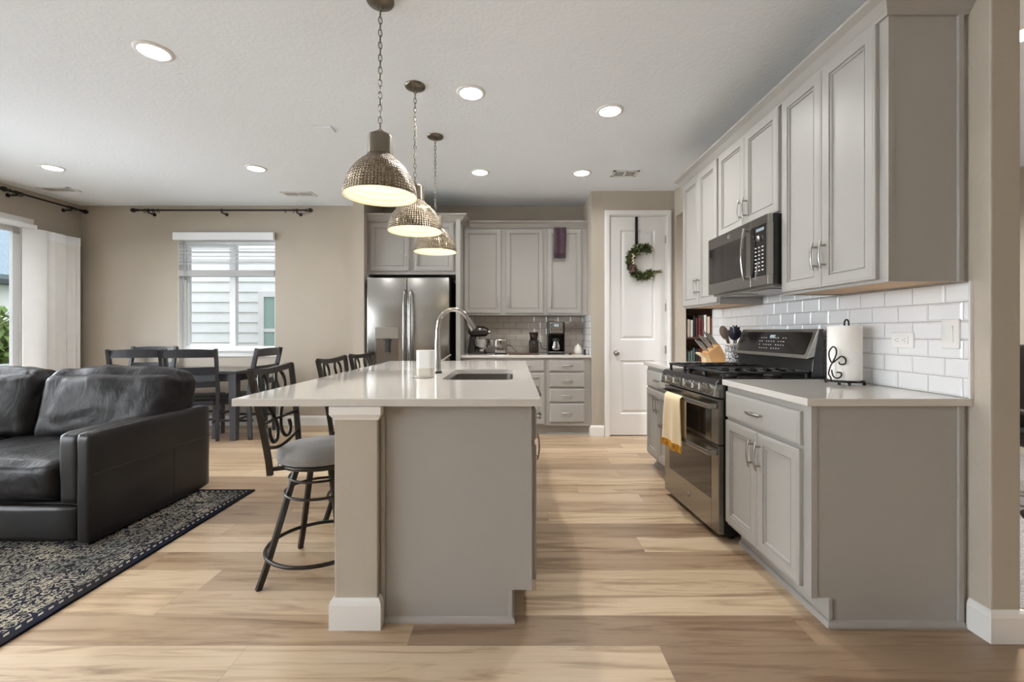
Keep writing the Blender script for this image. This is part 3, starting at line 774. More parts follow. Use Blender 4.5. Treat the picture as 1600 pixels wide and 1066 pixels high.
# ---- backsplash right: bevelled subway tiles
def tiles(name, mt, plane, a0, a1, z0, z1, to_pt, phase=0, tw=.1525, th=.0772, row0=0, label=None, bev=.008, dep=.006):
    mb = MB(); r = 0; z = z0
    while z < z1-.004:
        zt = min(z+th, z1); off = phase+(tw/2 if (r+row0) % 2 else 0)
        k = math.floor((a0-off)/tw); a = off+k*tw
        while a < a1-.002:
            l, rr = max(a, a0), min(a+tw, a1)
            if rr-l > .006:
                g = .0012; A, B_, Cz, D = l+g, rr-g, z+g, zt-g
                bl_ = bev if l == a else .001; br = bev if rr == a+tw else .001
                bv = min(bev, (D-Cz)*.3)
                o = [(A, Cz, 0), (B_, Cz, 0), (B_, D, 0), (A, D, 0), (A, Cz, dep*.35), (B_, Cz, dep*.35), (B_, D, dep*.35), (A, D, dep*.35),
                     (A+bl_, Cz+bv, dep), (B_-br, Cz+bv, dep), (B_-br, D-bv, dep), (A+bl_, D-bv, dep)]
                fs = [(8, 9, 10, 11)]
                for q in range(4):
                    w_ = (q+1) % 4; fs += [(q, w_, w_+4, q+4), (q+4, w_+4, w_+8, q+8)]
                mb.add([to_pt(*p) for p in o], fs)
            a += tw
        z += th; r += 1
    return mb
br = thing('wall_backsplash', None, None, (XR, 2.9, CT)); br['kind'] = 'structure'
tiles('t', 'tile', None, 1.772, 4.045, CT+.001, 1.386, lambda a, z, d: (XR-.004-d, a, z), phase=1.875, row0=1).build('tiles', M['tile'], br, recalc=False)
tiles('t', 'tile', None, 2.482, 3.236, 1.3872, 1.446, lambda a, z, d: (XR-.004-d, a, z), phase=1.875, row0=1).build('tiles', M['tile'], br, recalc=False)
mb = MB(); mb.box(XR-.005, XR-.0005, 1.768, 4.05, CT+.0005, 1.386); mb.box(XR-.005, XR-.0005, 2.482, 3.236, 1.386, 1.446); mb.build('grout', M['grout'], br)
mb = MB(); mb.box(XR-.013, XR-.0005, 1.764, 1.770, CT+.001, 1.386); mb.box(XR-.013, XR-.0005, 4.046, 4.052, CT+.001, 1.386)
mb.build('edge_trim', M['white'], br)
# outlet and switch
def plate(name, label, cat, y, z, w_, h):
    t_ = thing(name, label, cat, (XR-.01, y, z))
    MB().box(XR-.018, XR-.0095, y-w_/2, y+w_/2, z-h/2, z+h/2, bev=.003).build('cover_plate', M['white'], t_)
    return t_
ot = plate('outlet', 'white double outlet set sideways in the tile backsplash', 'outlet', 2.07, 1.145, .118, .072)
MB().box(XR-.0205, XR-.0178, 2.07-.035, 2.07+.035, 1.145-.018, 1.145+.018, bev=.001).build('receptacle', M['white'], ot)
mb = MB()
for dy in (-.019, .019):
    for dz in (-.006, .006): mb.box(XR-.0212, XR-.0203, 2.07+dy-.004, 2.07+dy+.004, 1.145+dz-.001, 1.145+dz+.001)
    mb.box(XR-.0212, XR-.0203, 2.07+dy+.009, 2.07+dy+.013, 1.143, 1.147)
mb.build('slots', M['blackmat'], ot)
sw = plate('light_switch', 'white rocker light switch at the end of the tile backsplash', 'switch', 1.842, 1.175, .075, .122)
MB().prism([(XR-.018, 1.175-.034), (XR-.0195, 1.175-.034), (XR-.024, 1.175+.034), (XR-.018, 1.175+.034)], 1.842-.016, 1.842+.016, axis='Y').build('rocker', M['white'], sw)

# ------------------------------------------------------------------ microwave
mw = thing('microwave', 'stainless over-the-range microwave with black control panel', 'microwave', (1.62, 2.86, 1.447))
MX = 1.420; mz0, mz1 = 1.450, 1.846
MB().box(MX+.03, XR-.004, YM0+.003, YM1-.003, mz0, mz1).build('body', M['black'], mw)
mb = MB(); cp = YM0+.185
mb.box(MX, MX+.03, cp+.001, YM1-.003, mz1-.075, mz1, bev=.002); mb.box(MX, MX+.03, cp+.001, YM1-.003, mz0, mz0+.075, bev=.002)
mb.box(MX, MX+.03, YM1-.022, YM1-.003, mz0+.075, mz1-.075); mb.box(MX, MX+.03, cp+.001, cp+.05, mz0+.075, mz1-.075)
mb.build('door', M['steel'], mw)
MB().box(MX-.001, MX+.028, cp+.050, YM1-.022, mz0+.075, mz1-.075, bev=.002).build('door_glass', M['ovenglass'], mw)
mb = MB(); mb.box(MX, MX+.03, YM0+.003, cp-.001, mz1-.05, mz1, bev=.002); mb.box(MX, MX+.03, YM0+.003, cp-.001, mz0, mz0+.055, bev=.002); mb.box(MX, MX+.03, YM0+.003, YM0+.020, mz0+.055, mz1-.05)
mb.build('panel_surround', M['steel'], mw)
cpn = MB().box(MX-.001, MX+.028, YM0+.020, cp-.001, mz0+.055, mz1-.05).build('control_panel', M['blackglass'], mw)
mb = MB()
for i in range(7):
    for j in range(3):
        y = YM0+.045+j*.036; z = mz0+.085+i*.022; mb.box(MX-.0022, MX-.0008, y, y+.016, z, z+.006)
mb.build('button_marks', M['mark'], cpn)
MB().box(MX-.0022, MX-.0008, YM0+.04, YM0+.12, mz1-.083, mz1-.066).build('display', M['screen'], cpn)
mb = MB(); mb.lathe([(0, 0), (.017, 0), (.016, -.012), (0, -.013)], (MX-.001, YM0+.085, mz1-.125), 24, axis='X'); mb.build('dial', M['nickel'], cpn, recalc=True)
mb = MB(); yh = cp+.02; pts = []
for k in range(13):
    t_ = -1+2*k/12; pts.append((MX-.045+.018*t_*t_, yh, (mz0+mz1)/2+t_*.155))
mb.tube(pts, .011, 8, flat=(1, .8)); 
for s in (-1, 1): mb.tube([(MX, yh, (mz0+mz1)/2+s*.145), (MX-.03, yh, (mz0+mz1)/2+s*.145)], .009, 8)
mb.build('handle', M['chrome'], mw)
mb = MB(); mb.tube([(MX-.001, 2.93+.012*math.cos(g), mz1-.036+.012*math.sin(g)) for g in [2*PI*k/20 for k in range(20)]], .0014, 4, closed=True); mb.build('emblem', M['nickel'], mw)
mb = MB(); mb.box(MX+.035, XR-.03, YM0+.01, YM1-.01, mz0-.014, mz0-.0005)
for y in (YM0+.08, YM1-.30): mb.box(MX+.06, MX+.20, y, y+.22, mz0-.020, mz0-.0135)
mb.build('grease_filter', M['nickel'], mw)

# ------------------------------------------------------------------ range (local frame: front at x=0 facing -x, y from -.378 to .378)
rg = thing('gas_range', 'stainless double oven gas range with black side and griddle', 'range', (0, 0, 0))
RW = .376
MB().box(.035, .575, -RW, RW, .035, .895, bev=.004).build('body', M['black'], rg)
mb = MB()
for y in (-RW+.05, RW-.05): mb.cyl((.1, y, .0), (.1, y, .036), .018); mb.cyl((.5, y, .0), (.5, y, .036), .018)
mb.build('foot', M['blackmat'], rg)
def oven_door(name, z0, z1, wz0, wz1, hz):
    mb = MB(); ww = RW-.085
    mb.box(0, .034, -RW+.002, -ww, z0, z1, bev=.003); mb.box(0, .034, ww, RW-.002, z0, z1, bev=.003)
    mb.box(0, .034, -ww, ww, z0, wz0); mb.box(0, .034, -ww, ww, wz1, z1)
    d = mb.build(name, M['steel'], rg)
    MB().box(-.001, .032, -ww, ww, wz0, wz1, bev=.002).build('window', M['ovenglass'], d)
    mb = MB(); pts = []
    for k in range(17):
        t_ = -1+2*k/16; pts.append((-.058+.012*t_*t_, t_*(RW-.012), hz))
    mb.tube(pts, .0155, 10, up=(0, 0, 1), flat=(1.0, .62))
    for s in (-1, 1): mb.box(-.050, .002, s*(RW-.030)-.014, s*(RW-.030)+.014, hz-.014, hz+.014, bev=.003)
    mb.build('handle', M['steel'], d)
    return d
oven_door('oven_door', .545, .800, .565, .745, .762)
lo = oven_door('oven_door', .040, .540, .215, .470, .498)
mb = MB(); mb.tube([(-.002, .014*math.cos(g), .135+.014*math.sin(g)) for g in [2*PI*k/20 for k in range(20)]], .0016, 4, closed=True); mb.tube([(-.0015, 0, .135), (.0, 0, .135)], .012, 16); mb.build('emblem', M['nickel'], lo)
# control fascia with knobs
mb = MB(); mb.prism([(-.030, .818), (.034, .806), (.05, .895), (-.012, .888)], -RW, RW, axis='Y', bev=.002)
fs_ = mb.build('knob_panel', M['steel'], rg)
nrm = Vector((-.97, 0, .25)).normalized()
for y in (-.28, -.195, -.075, .075, .195, .28):
    c = Vector((-.020, y, .852)); mb = MB()
    mb.tube([c, c+nrm*.012], [.030, .029], 24); mb.tube([c+nrm*.010, c+nrm*.045], [.023, .019], 20)
    a = c+nrm*.046; mb.tube([a+Vector((0, 0, -.018)), a+Vector((0, 0, .018))], .005, 4)
    mb.build('knob', M['nickel'], rg)
MB().prism([(-.022, .886), (.58, .886), (.58, .918), (.045, .918), (.0, .912)], -RW-.002, RW+.002, axis='Y', bev=.003).build('cooktop', M['black'], rg)
for y in (-.245, .245):
    for x in (.13, .40):
        mb = MB(); mb.lathe([(0, .918), (.048, .918), (.046, .928), (.030, .930), (.030, .936), (0, .938)], (x, y, 0), 24); mb.build('burner', M['blackmat'], rg, recalc=True)
def grate(y0, y1):
    mb = MB(); z = .952; h = .008
    x0, x1 = .03, .54
    mb.tube([(x, y, z) for x, y in rrect(x0, x1, y0, y1, .02, 4)], .008, 6, closed=True)
    ym = (y0+y1)/2
    for x in (x0+.085, x0+.17, (x0+x1)/2, x1-.17, x1-.085):
        mb.tube([(x, y0, z), (x, y0+.075, z+.004)], .007, 6); mb.tube([(x, y1, z), (x, y1-.075, z+.004)], .007, 6)
    mb.tube([(x0, ym, z), (x0+.10, ym, z+.004)], .007, 6); mb.tube([(x1, ym, z), (x1-.10, ym, z+.004)], .007, 6); mb.tube([((x0+x1)/2-.08, ym, z+.004), ((x0+x1)/2+.08, ym, z+.004)], .007, 6)
    for x in (x0+.01, x1-.01):
        for y in (y0+.01, y1-.01): mb.tube([(x, y, .917), (x, y, z)], [.010, .008], 6)
    mb.build('grate', M['iron'], rg)
grate(-RW+.008, -.130); grate(.130, RW-.008)
mb = MB(); mb.box(.045, .53, -.120, .120, .938, .950, bev=.004); mb.box(.045, .06, -.120, .120, .95, .962, bev=.003); mb.box(.045, .53, -.120, -.108, .95, .962, bev=.003); mb.box(.045, .53, .108, .120, .95, .962, bev=.003)
for x in (.06, .51):
    for y in (-.1, .1): mb.box(x-.01, x+.01, y-.01, y+.01, .917, .94)
mb.build('griddle', M['iron'], rg)
# back guard
MB().prism([(.545, .915), (.62, .915), (.62, 1.200), (.592, 1.200), (.565, 1.06), (.560, 1.035)], -RW, RW, axis='Y', bev=.003).build('back_guard', M['black'], rg)
# slanted stainless control panel in front of the guard
px0, pz0, px1, pz1 = .520, 1.028, .590, 1.200
mb = MB(); mb.prism([(px0, pz0), (px1, pz1), (.617, pz1), (.60, 1.05)], -RW+.001, RW-.001, axis='Y', bev=.004)
cpb = mb.build('control_panel', M['steel'], rg)
d = Vector((px1-px0, 0, pz1-pz0)).normalized(); nn = Vector((-d.z, 0, d.x))
o = Vector((px0, 0, pz0))+nn*.0015
L = math.hypot(px1-px0, pz1-pz0)
gp = MB()
bm_ = basis(o, (0, -1, 0), d, nn)
poly = rrect(-RW+.035, RW-.035, .024, L-.020, .012, 4)
gp.prism(poly, -.004, .0010, axis='Z'); gm = MB(); gm.merge(gp, bm_); gl = gm.build('glass_face', M['blackglass'], cpb)
gm = MB(); q = MB()
for r in range(4):
    for k in range(11):
        if (k*7+r*3) % 5 == 0: continue
        x = -.12+k*.024+(.008 if r % 2 else 0); z = .050+r*.024
        q.box(x, x+.010, z, z+.0045, .0012, .0020)
gm.merge(q, bm_); gm.build('key_marks', M['mark'], gl)
q = MB(); q.box(-.025, .025, .125, .145, .0012, .0022); gm = MB(); gm.merge(q, bm_); gm.build('display', M['screen'], gl)
rg.location = (1.155+.0, 0, 0)
th_ = math.atan2(.048, .757)
rg.rotation_euler = (0, 0, th_)
mid = Vector(((1.155+1.107)/2, (2.497+3.254)/2, 0)); off = Matrix.Rotation(th_, 3, 'Z') @ Vector((0, 0, 0))
rg.location = mid-off
RGM = Matrix.Translation(rg.location) @ Matrix.Rotation(th_, 4, 'Z')
# towel over the upper handle
mb = MB(); yc = .055; hw = .135; nu, nv = 14, 24; hx, hz = -.056, .762
def cloth(nu, nv, fn, th=.003):
    g = [[Vector(fn(i/nu, j/nv)) for i in range(nu+1)] for j in range(nv+1)]
    vs = [p for row in g for p in row]; n0 = len(vs); w_ = nu+1; ns = []
    for j in range(nv+1):
        for i in range(nu+1):
            a = g[j][min(i+1, nu)]-g[j][max(i-1, 0)]; b = g[min(j+1, nv)][i]-g[max(j-1, 0)][i]
            ns.append(a.cross(b).normalized())
    vs2 = [p-n*th for p, n in zip(vs, ns)]
    fs = []
    for j in range(nv):
        for i in range(nu):
            q = (j*w_+i, j*w_+i+1, (j+1)*w_+i+1, (j+1)*w_+i); fs.append(q); fs.append(tuple(k+n0 for k in q[::-1]))
    for i in range(nu):
        fs.append((i+1, i, i+n0, i+1+n0)); a = nv*w_+i; fs.append((a, a+1, a+1+n0, a+n0))
    for j in range(nv):
        a = j*w_; fs.append((a, a+w_, a+w_+n0, a+n0)); a = j*w_+nu; fs.append((a+w_, a, a+n0, a+w_+n0))
    return vs+vs2, fs
def towel(u, v):
    Lf, Lb = .335, .27; arc = .06
    s = v*(Lf+Lb+arc); fold = .010*math.sin(u*2*PI*1.6+.6)
    wob = (u-.5)*2
    if s < Lb: x, z = .014, hz-(Lb-s)
    elif s < Lb+arc:
        g = (s-Lb)/arc*PI; x, z = -.006+.022*math.cos(g), hz+.012*math.sin(g)+.004
        x -= 0
    else: x, z = -.030-.006*abs(fold)*20*min(1, (s-Lb-arc)/.1), hz-(s-Lb-arc)
    k = max(0, (s-Lb-arc)/Lf) if s > Lb+arc else 0
    x += fold*k if k > 0 else 0
    return (hx+x, yc+wob*(hw*(1-.12*(1-k))) + .01*k*math.sin(u*9), z)
vs, fs = cloth(nu, nv, towel)
mb.add([RGM @ v for v in vs], fs, 0, True)
tw = mb.build('dish_towel', M['towel'], label='cream dish towel with mustard edging hanging on the oven handle', cat='towel', recalc=True)
mb = MB()
for i in range(24):
    u = (i+.5)/24; p = Vector(towel(u, 1.0)); mb.tube([RGM @ (p+Vector((-.003, 0, .035))), RGM @ (p+Vector((-.003, 0, -.012)))], .0042, 5)
mb.build('tasseled_edge', M['gold'], tw)

# ------------------------------------------------------------------ back run
U2, V2, N2 = (1, 0, 0), (0, 0, 1), (0, -1, 0)
FY = 5.06
def back_x(px, s): return (px-CX)/s
def body_back(t_, x0, x1, y0, z0, z1, toe=True):
    mb = MB()
    if toe: mb.box(x0, x1, y0, YB-.003, .115, z1); mb.box(x0, x1, y0+.075, YB-.003, 0, .115)
    else: mb.box(x0, x1, y0, YB-.003, z0, z1)
    mb.build('body', M['cab'], t_)
t_ = thing('base_cabinet', 'grey base cabinet with drawers over doors below the stand mixer', 'cabinet', (-.1, 5.33, 0))
body_back(t_, -.588, .372, FY, 0, CB-.001)
for a, b in ((-.56, -.125), (-.085, .350)):
    front('drawer', (a, FY, .735), U2, V2, N2, b-a, .128, t_, ((b-a)/2, .064), .12)
    front('door', (a, FY, .135), U2, V2, N2, b-a, .58, t_, (.035 if a > -.3 else b-a-.035, .48))
t_ = thing('base_cabinet', 'grey four-drawer base cabinet in the corner under the coffee maker', 'cabinet', (.63, 5.33, 0))
body_back(t_, .374, .882, FY, 0, CB-.001)
for z0, z1 in ((.735, .863), (.556, .713), (.386, .536), (.158, .368)):
    front('drawer', (.412, FY, z0), U2, V2, N2, .397, z1-z0, t_, (.2, (z1-z0)*.5), .12)
MB().sweep([(.374, FY+.075), (.882, FY+.075)], [(0, 0), (.012, 0), (.010, .016), (0, .02)], -1).build('toe_molding', M['cab'], t_)
slab('countertop', -.590, .884, 5.03, YB-.002, 'white quartz countertop along the back wall under the coffee maker')
# back uppers
def back_upper(x0, x1, label, doors, z0=UB-.005):
    t_ = thing('wall_cabinet', label, 'cabinet', ((x0+x1)/2, 5.46, z0))
    mb = MB(); mb.box(x0, x1, 5.30, YB-.003, z0, 2.44); mb.build('body', M['cab'], t_)
    for a, b, hs in doors:
        front('door', (a, 5.30, 1.405), U2, V2, N2, b-a, 2.405-1.405, t_, (b-a-.035 if hs > 0 else .035, .125))
    return t_
back_upper(-.590, .380, 'grey double wall cabinet right of the fridge', ((-.582, -.145, 1), (-.089, .355, -1)))
u3 = back_upper(.381, .882, 'grey single wall cabinet with a plum cloth hanging on its door', ((.405, .808, -1),))
MB().sweep([(-.520, 5.30), (.882, 5.30)], CR, -1, z=2.415).build('crown_molding', M['cab'], label='grey crown molding above the back wall cabinets', cat='molding')
br2 = thing('wall_backsplash_back', None, None, (.1, YB, CT)); br2['kind'] = 'structure'
tiles('t', '', None, -.60, .884, CT+.001, UB-.006, lambda a, z, d: (a, YB-.004-d, z), phase=.03).build('tiles', M['tilebeige'], br2)
MB().box(-.60, .8845, YB-.005, YB-.0005, CT+.0005, UB-.006).build('grout', M['grout'], br2)
br3 = thing('wall_backsplash_side', None, None, (.88, 5.3, CT)); br3['kind'] = 'structure'
tiles('t', '', None, 5.05, YB-.012, CT+.001, UB-.006, lambda a, z, d: (.885-.004-d, a, z), phase=.08).build('tiles', M['tile'], br3)
MB().box(.880, .8845, 5.046, YB-.012, CT+.0005, UB-.004).build('grout', M['grout'], br3)
# fridge surround
fc = thing('fridge_cabinet', 'deep grey cabinet above and beside the refrigerator', 'cabinet', (-1.12, 5.3, 0))
mb = MB(); mb.box(-1.643, -.600, 5.02, YB-.003, 1.83, 2.44); mb.build('body', M['cab'], fc)
MB().box(-.640, -.592, 4.96, YB-.003, 0, 2.44).build('side_panel', M['cab'], fc)
MB().box(-1.643, -1.625, 4.99, YB-.003, 0, 1.83).build('side_panel', M['cab'], fc)
front('door', (-1.612, 5.02, 1.868), U2, V2, N2, .442, .542, fc, (.442-.035, .115))
front('door', (-1.118, 5.02, 1.868), U2, V2, N2, .442, .542, fc, (.035, .115))
MB().sweep([(-1.643, 5.018), (-.592, 5.018), (-.592, 5.30)], CR, -1, z=2.428).build('crown', M['cab'], fc)
# fridge
fr = thing('refrigerator', 'stainless french door refrigerator with water dispenser', 'refrigerator', (-1.16, 5.2, 0))
MB().box(-1.61, -.71, 4.965, 5.60, .02, 1.775).build('body', M['blackmat'], fr)
xs = -1.174
fd = MB().box(-1.614, xs-.003, 4.905, 4.962, .72, 1.784, bev=.008, seg=3).build('door', M['steel'], fr)
fd2 = MB().box(xs+.003, -.706, 4.905, 4.962, .72, 1.784, bev=.008, seg=3).build('door', M['steel'], fr)
fz = MB().box(-1.614, -.706, 4.905, 4.962, .06, .71, bev=.008, seg=3).build('freezer_drawer', M['steel'], fr)
for px, d_ in ((631, fd), (640.5, fd2)):
    x = (px-CX)*4.86/F; mb = MB(); mb.tube([(x, 4.905, .78), (x, 4.86, .80), (x, 4.85, .84), (x, 4.85, 1.58), (x, 4.86, 1.62), (x, 4.905, 1.64)], .0135, 8, flat=(1, 1.1)); mb.build('handle', M['chrome'], d_)
mb = MB(); mb.tube([(-1.55, 4.905, .66), (-1.53, 4.86, .66), (-.79, 4.86, .66), (-.77, 4.905, .66)], .013, 8); mb.build('handle', M['chrome'], fz)
s_ = F/4.905
dx0, dx1 = (586-CX)/s_, (622.5-CX)/s_
ds = thing('x', None, None) if False else None
mb = MB(); mb.box(dx0, dx1, 4.896, 4.910, H-(529-CY)/s_, H-(511.5-CY)/s_, bev=.002); dp = mb.build('dispenser', M['nickel'], fd)
mb = MB(); mb.box(dx0+.012, dx1, 4.9035, 4.907, .80, H-(529-CY)/s_); mb.build('dispenser_well', M['steel_dark'], fd)
mb = MB(); mb.box(dx0+.11, dx0+.165, 4.885, 4.904, .955, H-(529-CY)/s_, bev=.004); mb.box(dx0+.09, dx0+.185, 4.88, 4.904, 1.085, 1.10, bev=.003); mb.build('paddle', M['blackmat'], fd)
mb = MB(); mb.tube([(-.79+.016*math.cos(g), 4.904, 1.66+.016*math.sin(g)) for g in [2*PI*k/20 for k in range(20)]], .0014, 4, closed=True); mb.build('emblem', M['nickel'], fd2)

# ------------------------------------------------------------------ island
IY0, IY1 = 1.815, 4.02
isl = thing('kitchen_island', 'grey kitchen island body with a taupe drywall knee wall on its left', 'island', (-.3, 2.9, 0))
IXR = .076
mb = MB(); mb.box(-.541, IXR, IY0, IY1, .130, .66); mb.box(-.541, IXR-.084, IY0, IY1, 0, .130)
for a in ((-.541, -.435, IY0, IY1), (.032, IXR, IY0, IY1), (-.435, .032, IY0, 2.425), (-.435, .032, 3.175, IY1)): mb.box(a[0], a[1], a[2], a[3], .66, CB-.001)
mb.build('body', M['cab'], isl)
mb = MB(); mb.box(-.541, -.520, IY0-.012, IY0, .02, CB-.002, bev=.004); mb.box(IXR-.018, IXR, IY0-.004, IY0, .130, CB-.002); mb.box(IXR-.094, IXR-.078, IY0-.006, IY0, .02, .13, bev=.003)
mb.build('corner_trim', M['cab'], isl)
MB().sweep([(-.525, IY0), (IXR-.084, IY0), (IXR-.084, IY1)], [(0, 0), (.014, 0), (.014, .008), (.009, .020), (0, .024)], -1).build('toe_molding', M['cab'], isl)
MB().box(-.715, -.5415, 1.777, IY1, 0, CB-.002, bev=.004).build('knee_wall', M['wall'], isl)
MB().sweep([(-.5415, 1.815), (-.5415, 1.777), (-.715, 1.777), (-.715, IY1)], BB, 1).build('baseboard', M['white'], isl)
MB().sweep([(-.5415, 1.815), (-.5415, 1.777), (-.715, 1.777), (-.715, IY1)], [(0, 0), (.004, 0), (.006, .008), (.014, .020), (.016, .024), (.016, .054), (0, .054)], 1, z=CB-.056).build('top_trim', M['white'], isl)
# right side of the island: doors, drawers, dishwasher
U3, V3, N3 = (0, 1, 0), (0, 0, 1), (1, 0, 0)
front('drawer', (IXR, IY0+.03, .735), U3, V3, N3, .40, .13, isl, (.2, .065), .12)
front('door', (IXR, IY0+.03, .155), U3, V3, N3, .40, .56, isl, (.365, .46))
for a in (3.04, 3.50):
    front('drawer', (IXR, a, .735), U3, V3, N3, .44, .13, isl, (.22, .065), .12)
    front('door', (IXR, a, .155), U3, V3, N3, .44, .56, isl, (.40 if a < 3.2 else .04, .46))
dwz = thing('dishwasher', 'dark dishwasher in the right side of the island', 'dishwasher', (.08, 2.6, .13))
MB().box(IXR+.0008, IXR+.024, 2.30, 2.90, .13, .875, bev=.004).build('door', M['steel_dark'], dwz)
mb = MB(); mb.tube([(IXR+.02, 2.36, .83), (IXR+.055, 2.37, .835), (IXR+.068, 2.45, .838), (IXR+.068, 2.75, .838), (IXR+.055, 2.83, .835), (IXR+.02, 2.84, .83)], .011, 8); mb.build('handle', M['blackmat'], dwz)
# island countertop with a rounded sink cutout
sx0, sx1, sy0, sy1 = -.400, .0, 2.46, 3.14
x0, x1, y0, y1 = -1.117, .111, 1.764, 4.07
inner = rrect(sx0, sx1, sy0, sy1, .055, 8); outer = []
for px_, py_ in inner:
    cx_, cy_ = (sx0+sx1)/2, (sy0+sy1)/2
    dx_, dy_ = px_-cx_, py_-cy_
    tx = ((x1-cx_) if dx_ > 0 else (x0-cx_))/dx_ if abs(dx_) > 1e-9 else 1e9; ty = ((y1-cy_) if dy_ > 0 else (y0-cy_))/dy_ if abs(dy_) > 1e-9 else 1e9
    tt = min(tx, ty); outer.append((cx_+dx_*tt, cy_+dy_*tt))
# make sure the four corners are in the outer loop
def snap(outer):
    for c in ((x0, y0), (x1, y0), (x0, y1), (x1, y1)):
        k = min(range(len(outer)), key=lambda i: (outer[i][0]-c[0])**2+(outer[i][1]-c[1])**2); outer[k] = c
snap(outer)
n = len(inner); b_ = .0025
vs = [(p[0], p[1], CT) for p in inner]+[(min(max(p[0], x0+b_), x1-b_), min(max(p[1], y0+b_), y1-b_), CT) for p in outer]+[(p[0], p[1], CT-b_) for p in outer]+[(p[0], p[1], CB) for p in outer]+[(p[0], p[1], CB) for p in inner]
fs = []
for i in range(n):
    j = (i+1) % n
    for a in range(5): fs.append((a*n+i, a*n+j, ((a+1) % 5)*n+j, ((a+1) % 5)*n+i))
MB().add(vs, fs).build('countertop', M['quartz'], label='large white quartz countertop of the kitchen island', cat='countertop', recalc=True)
sk = thing('sink', 'undermount stainless sink set into the island countertop', 'sink', ((sx0+sx1)/2, (sy0+sy1)/2, .70))
e = .006; loops = [(rrect(sx0-.02, sx1+.02, sy0-.02, sy1+.02, .07, 8), CB-.0015), (rrect(sx0+e, sx1-e, sy0+e, sy1-e, .052, 8), CB-.0015), (rrect(sx0+e+.006, sx1-e-.006, sy0+e+.006, sy1-e-.006, .05, 8), .74),
        (rrect(sx0+.03, sx1-.03, sy0+.03, sy1-.03, .045, 8), .705), (rrect(sx0+.15, sx1-.15, sy0+.28, sy1-.28, .02, 8), .70)]
vs = []; fs = []
for lp, z in loops: vs += [(p[0], p[1], z) for p in lp]
for a in range(len(loops)-1):
    for i in range(n): j = (i+1) % n; fs.append((a*n+i, a*n+j, (a+1)*n+j, (a+1)*n+i))
fs.append(tuple(range(4*n, 5*n)))
so = MB().add(vs, fs).build('basin', M['sink_steel'], sk, recalc=True)
md = so.modifiers.new('solid', 'SOLIDIFY'); md.thickness = .0012; md.offset = -1
mb = MB(); mb.lathe([(0, .703), (.03, .703), (.04, .706), (.042, .7005)], ((sx0+sx1)/2, (sy0+sy1)/2, 0), 24); mb.build('drain', M['chrome'], sk)
# faucet
fa = thing('faucet', 'tall gooseneck pull-down faucet beside the island sink', 'faucet', (-.489, 2.87, CT))
fx, fy = -.489, 2.87
mb = MB(); mb.lathe([(0, CT), (.029, CT), (.029, CT+.008), (.025, CT+.012), (.0, CT+.012)], (fx, fy, 0), 28); mb.build('base', M['blackmat'], fa, recalc=True)
R_ = .098; zc = 1.230; pts = [(fx, fy, CT+.01), (fx, fy, CT+.10), (fx, fy, CT+.20), (fx+.002, fy, zc-.03)]
for k in range(0, 15):
    g = PI-k/14*PI*.86; pts.append((fx+.006+R_+R_*math.cos(g), fy, zc+R_*math.sin(g)))
rr = [.024, .021, .017, .0145]+[.0135]*15
mb = MB(); mb.tube(pts, rr, 20); mb.build('neck', M['chrome'], fa)
p = Vector(pts[-1]); d = (Vector(pts[-1])-Vector(pts[-2])).normalized()
mb = MB(); mb.tube([p-d*.004, p+d*.02, p+d*.06, p+d*.085], [.0145, .0165, .021, .022], 20); mb.build('spray_head', M['chrome'], fa)
mb = MB(); mb.tube([p+d*.0845, p+d*.088], [.019, .018], 18); mb.build('nozzle', M['rubber'], fa)
mb = MB(); mb.tube([(fx+.015, fy-.0, CT+.075), (fx+.035, fy, CT+.083)], .009, 12); mb.tube([(fx+.033, fy, CT+.083), (fx+.088, fy, CT+.118)], [.0065, .005], 10); mb.build('lever', M['chrome'], fa)
# candle on a small white dish
cd = thing('candle_jar', 'squarish frosted white candle jar left of the island faucet', 'candle', (-.510, 2.60, CT))
cxx, cyy = -.510, 2.60
mb = MB(); mb.lathe([(0, CT+.001), (.058, CT+.001), (.062, CT+.008), (.058, CT+.008), (0, CT+.005)], (cxx-.008, cyy, 0), 32); mb.build('dish', M['ceramic'], cd, recalc=True)
mb = MB(); mb.prism(rrect(cxx-.050, cxx+.050, cyy-.050, cyy+.050, .028, 6), CT+.008, CT+.055, axis='Z', bev=.004); mb.build('wax', M['candlelow'], cd)
pr = []
lo_ = rrect(cxx-.051, cxx+.051, cyy-.051, cyy+.051, .029, 6); li = rrect(cxx-.046, cxx+.046, cyy-.046, cyy+.046, .025, 6); m_ = len(lo_)
vs = [(p[0], p[1], CT+.0555) for p in lo_]+[(p[0], p[1], CT+.158) for p in lo_]+[(p[0], p[1], CT+.158) for p in li]+[(p[0], p[1], CT+.0555) for p in li]
fs = [(a*m_+i, a*m_+(i+1) % m_, ((a+1) % 4)*m_+(i+1) % m_, ((a+1) % 4)*m_+i) for a in range(4) for i in range(m_)]
MB().add(vs, fs).build('glass', M['candle'], cd, recalc=True)

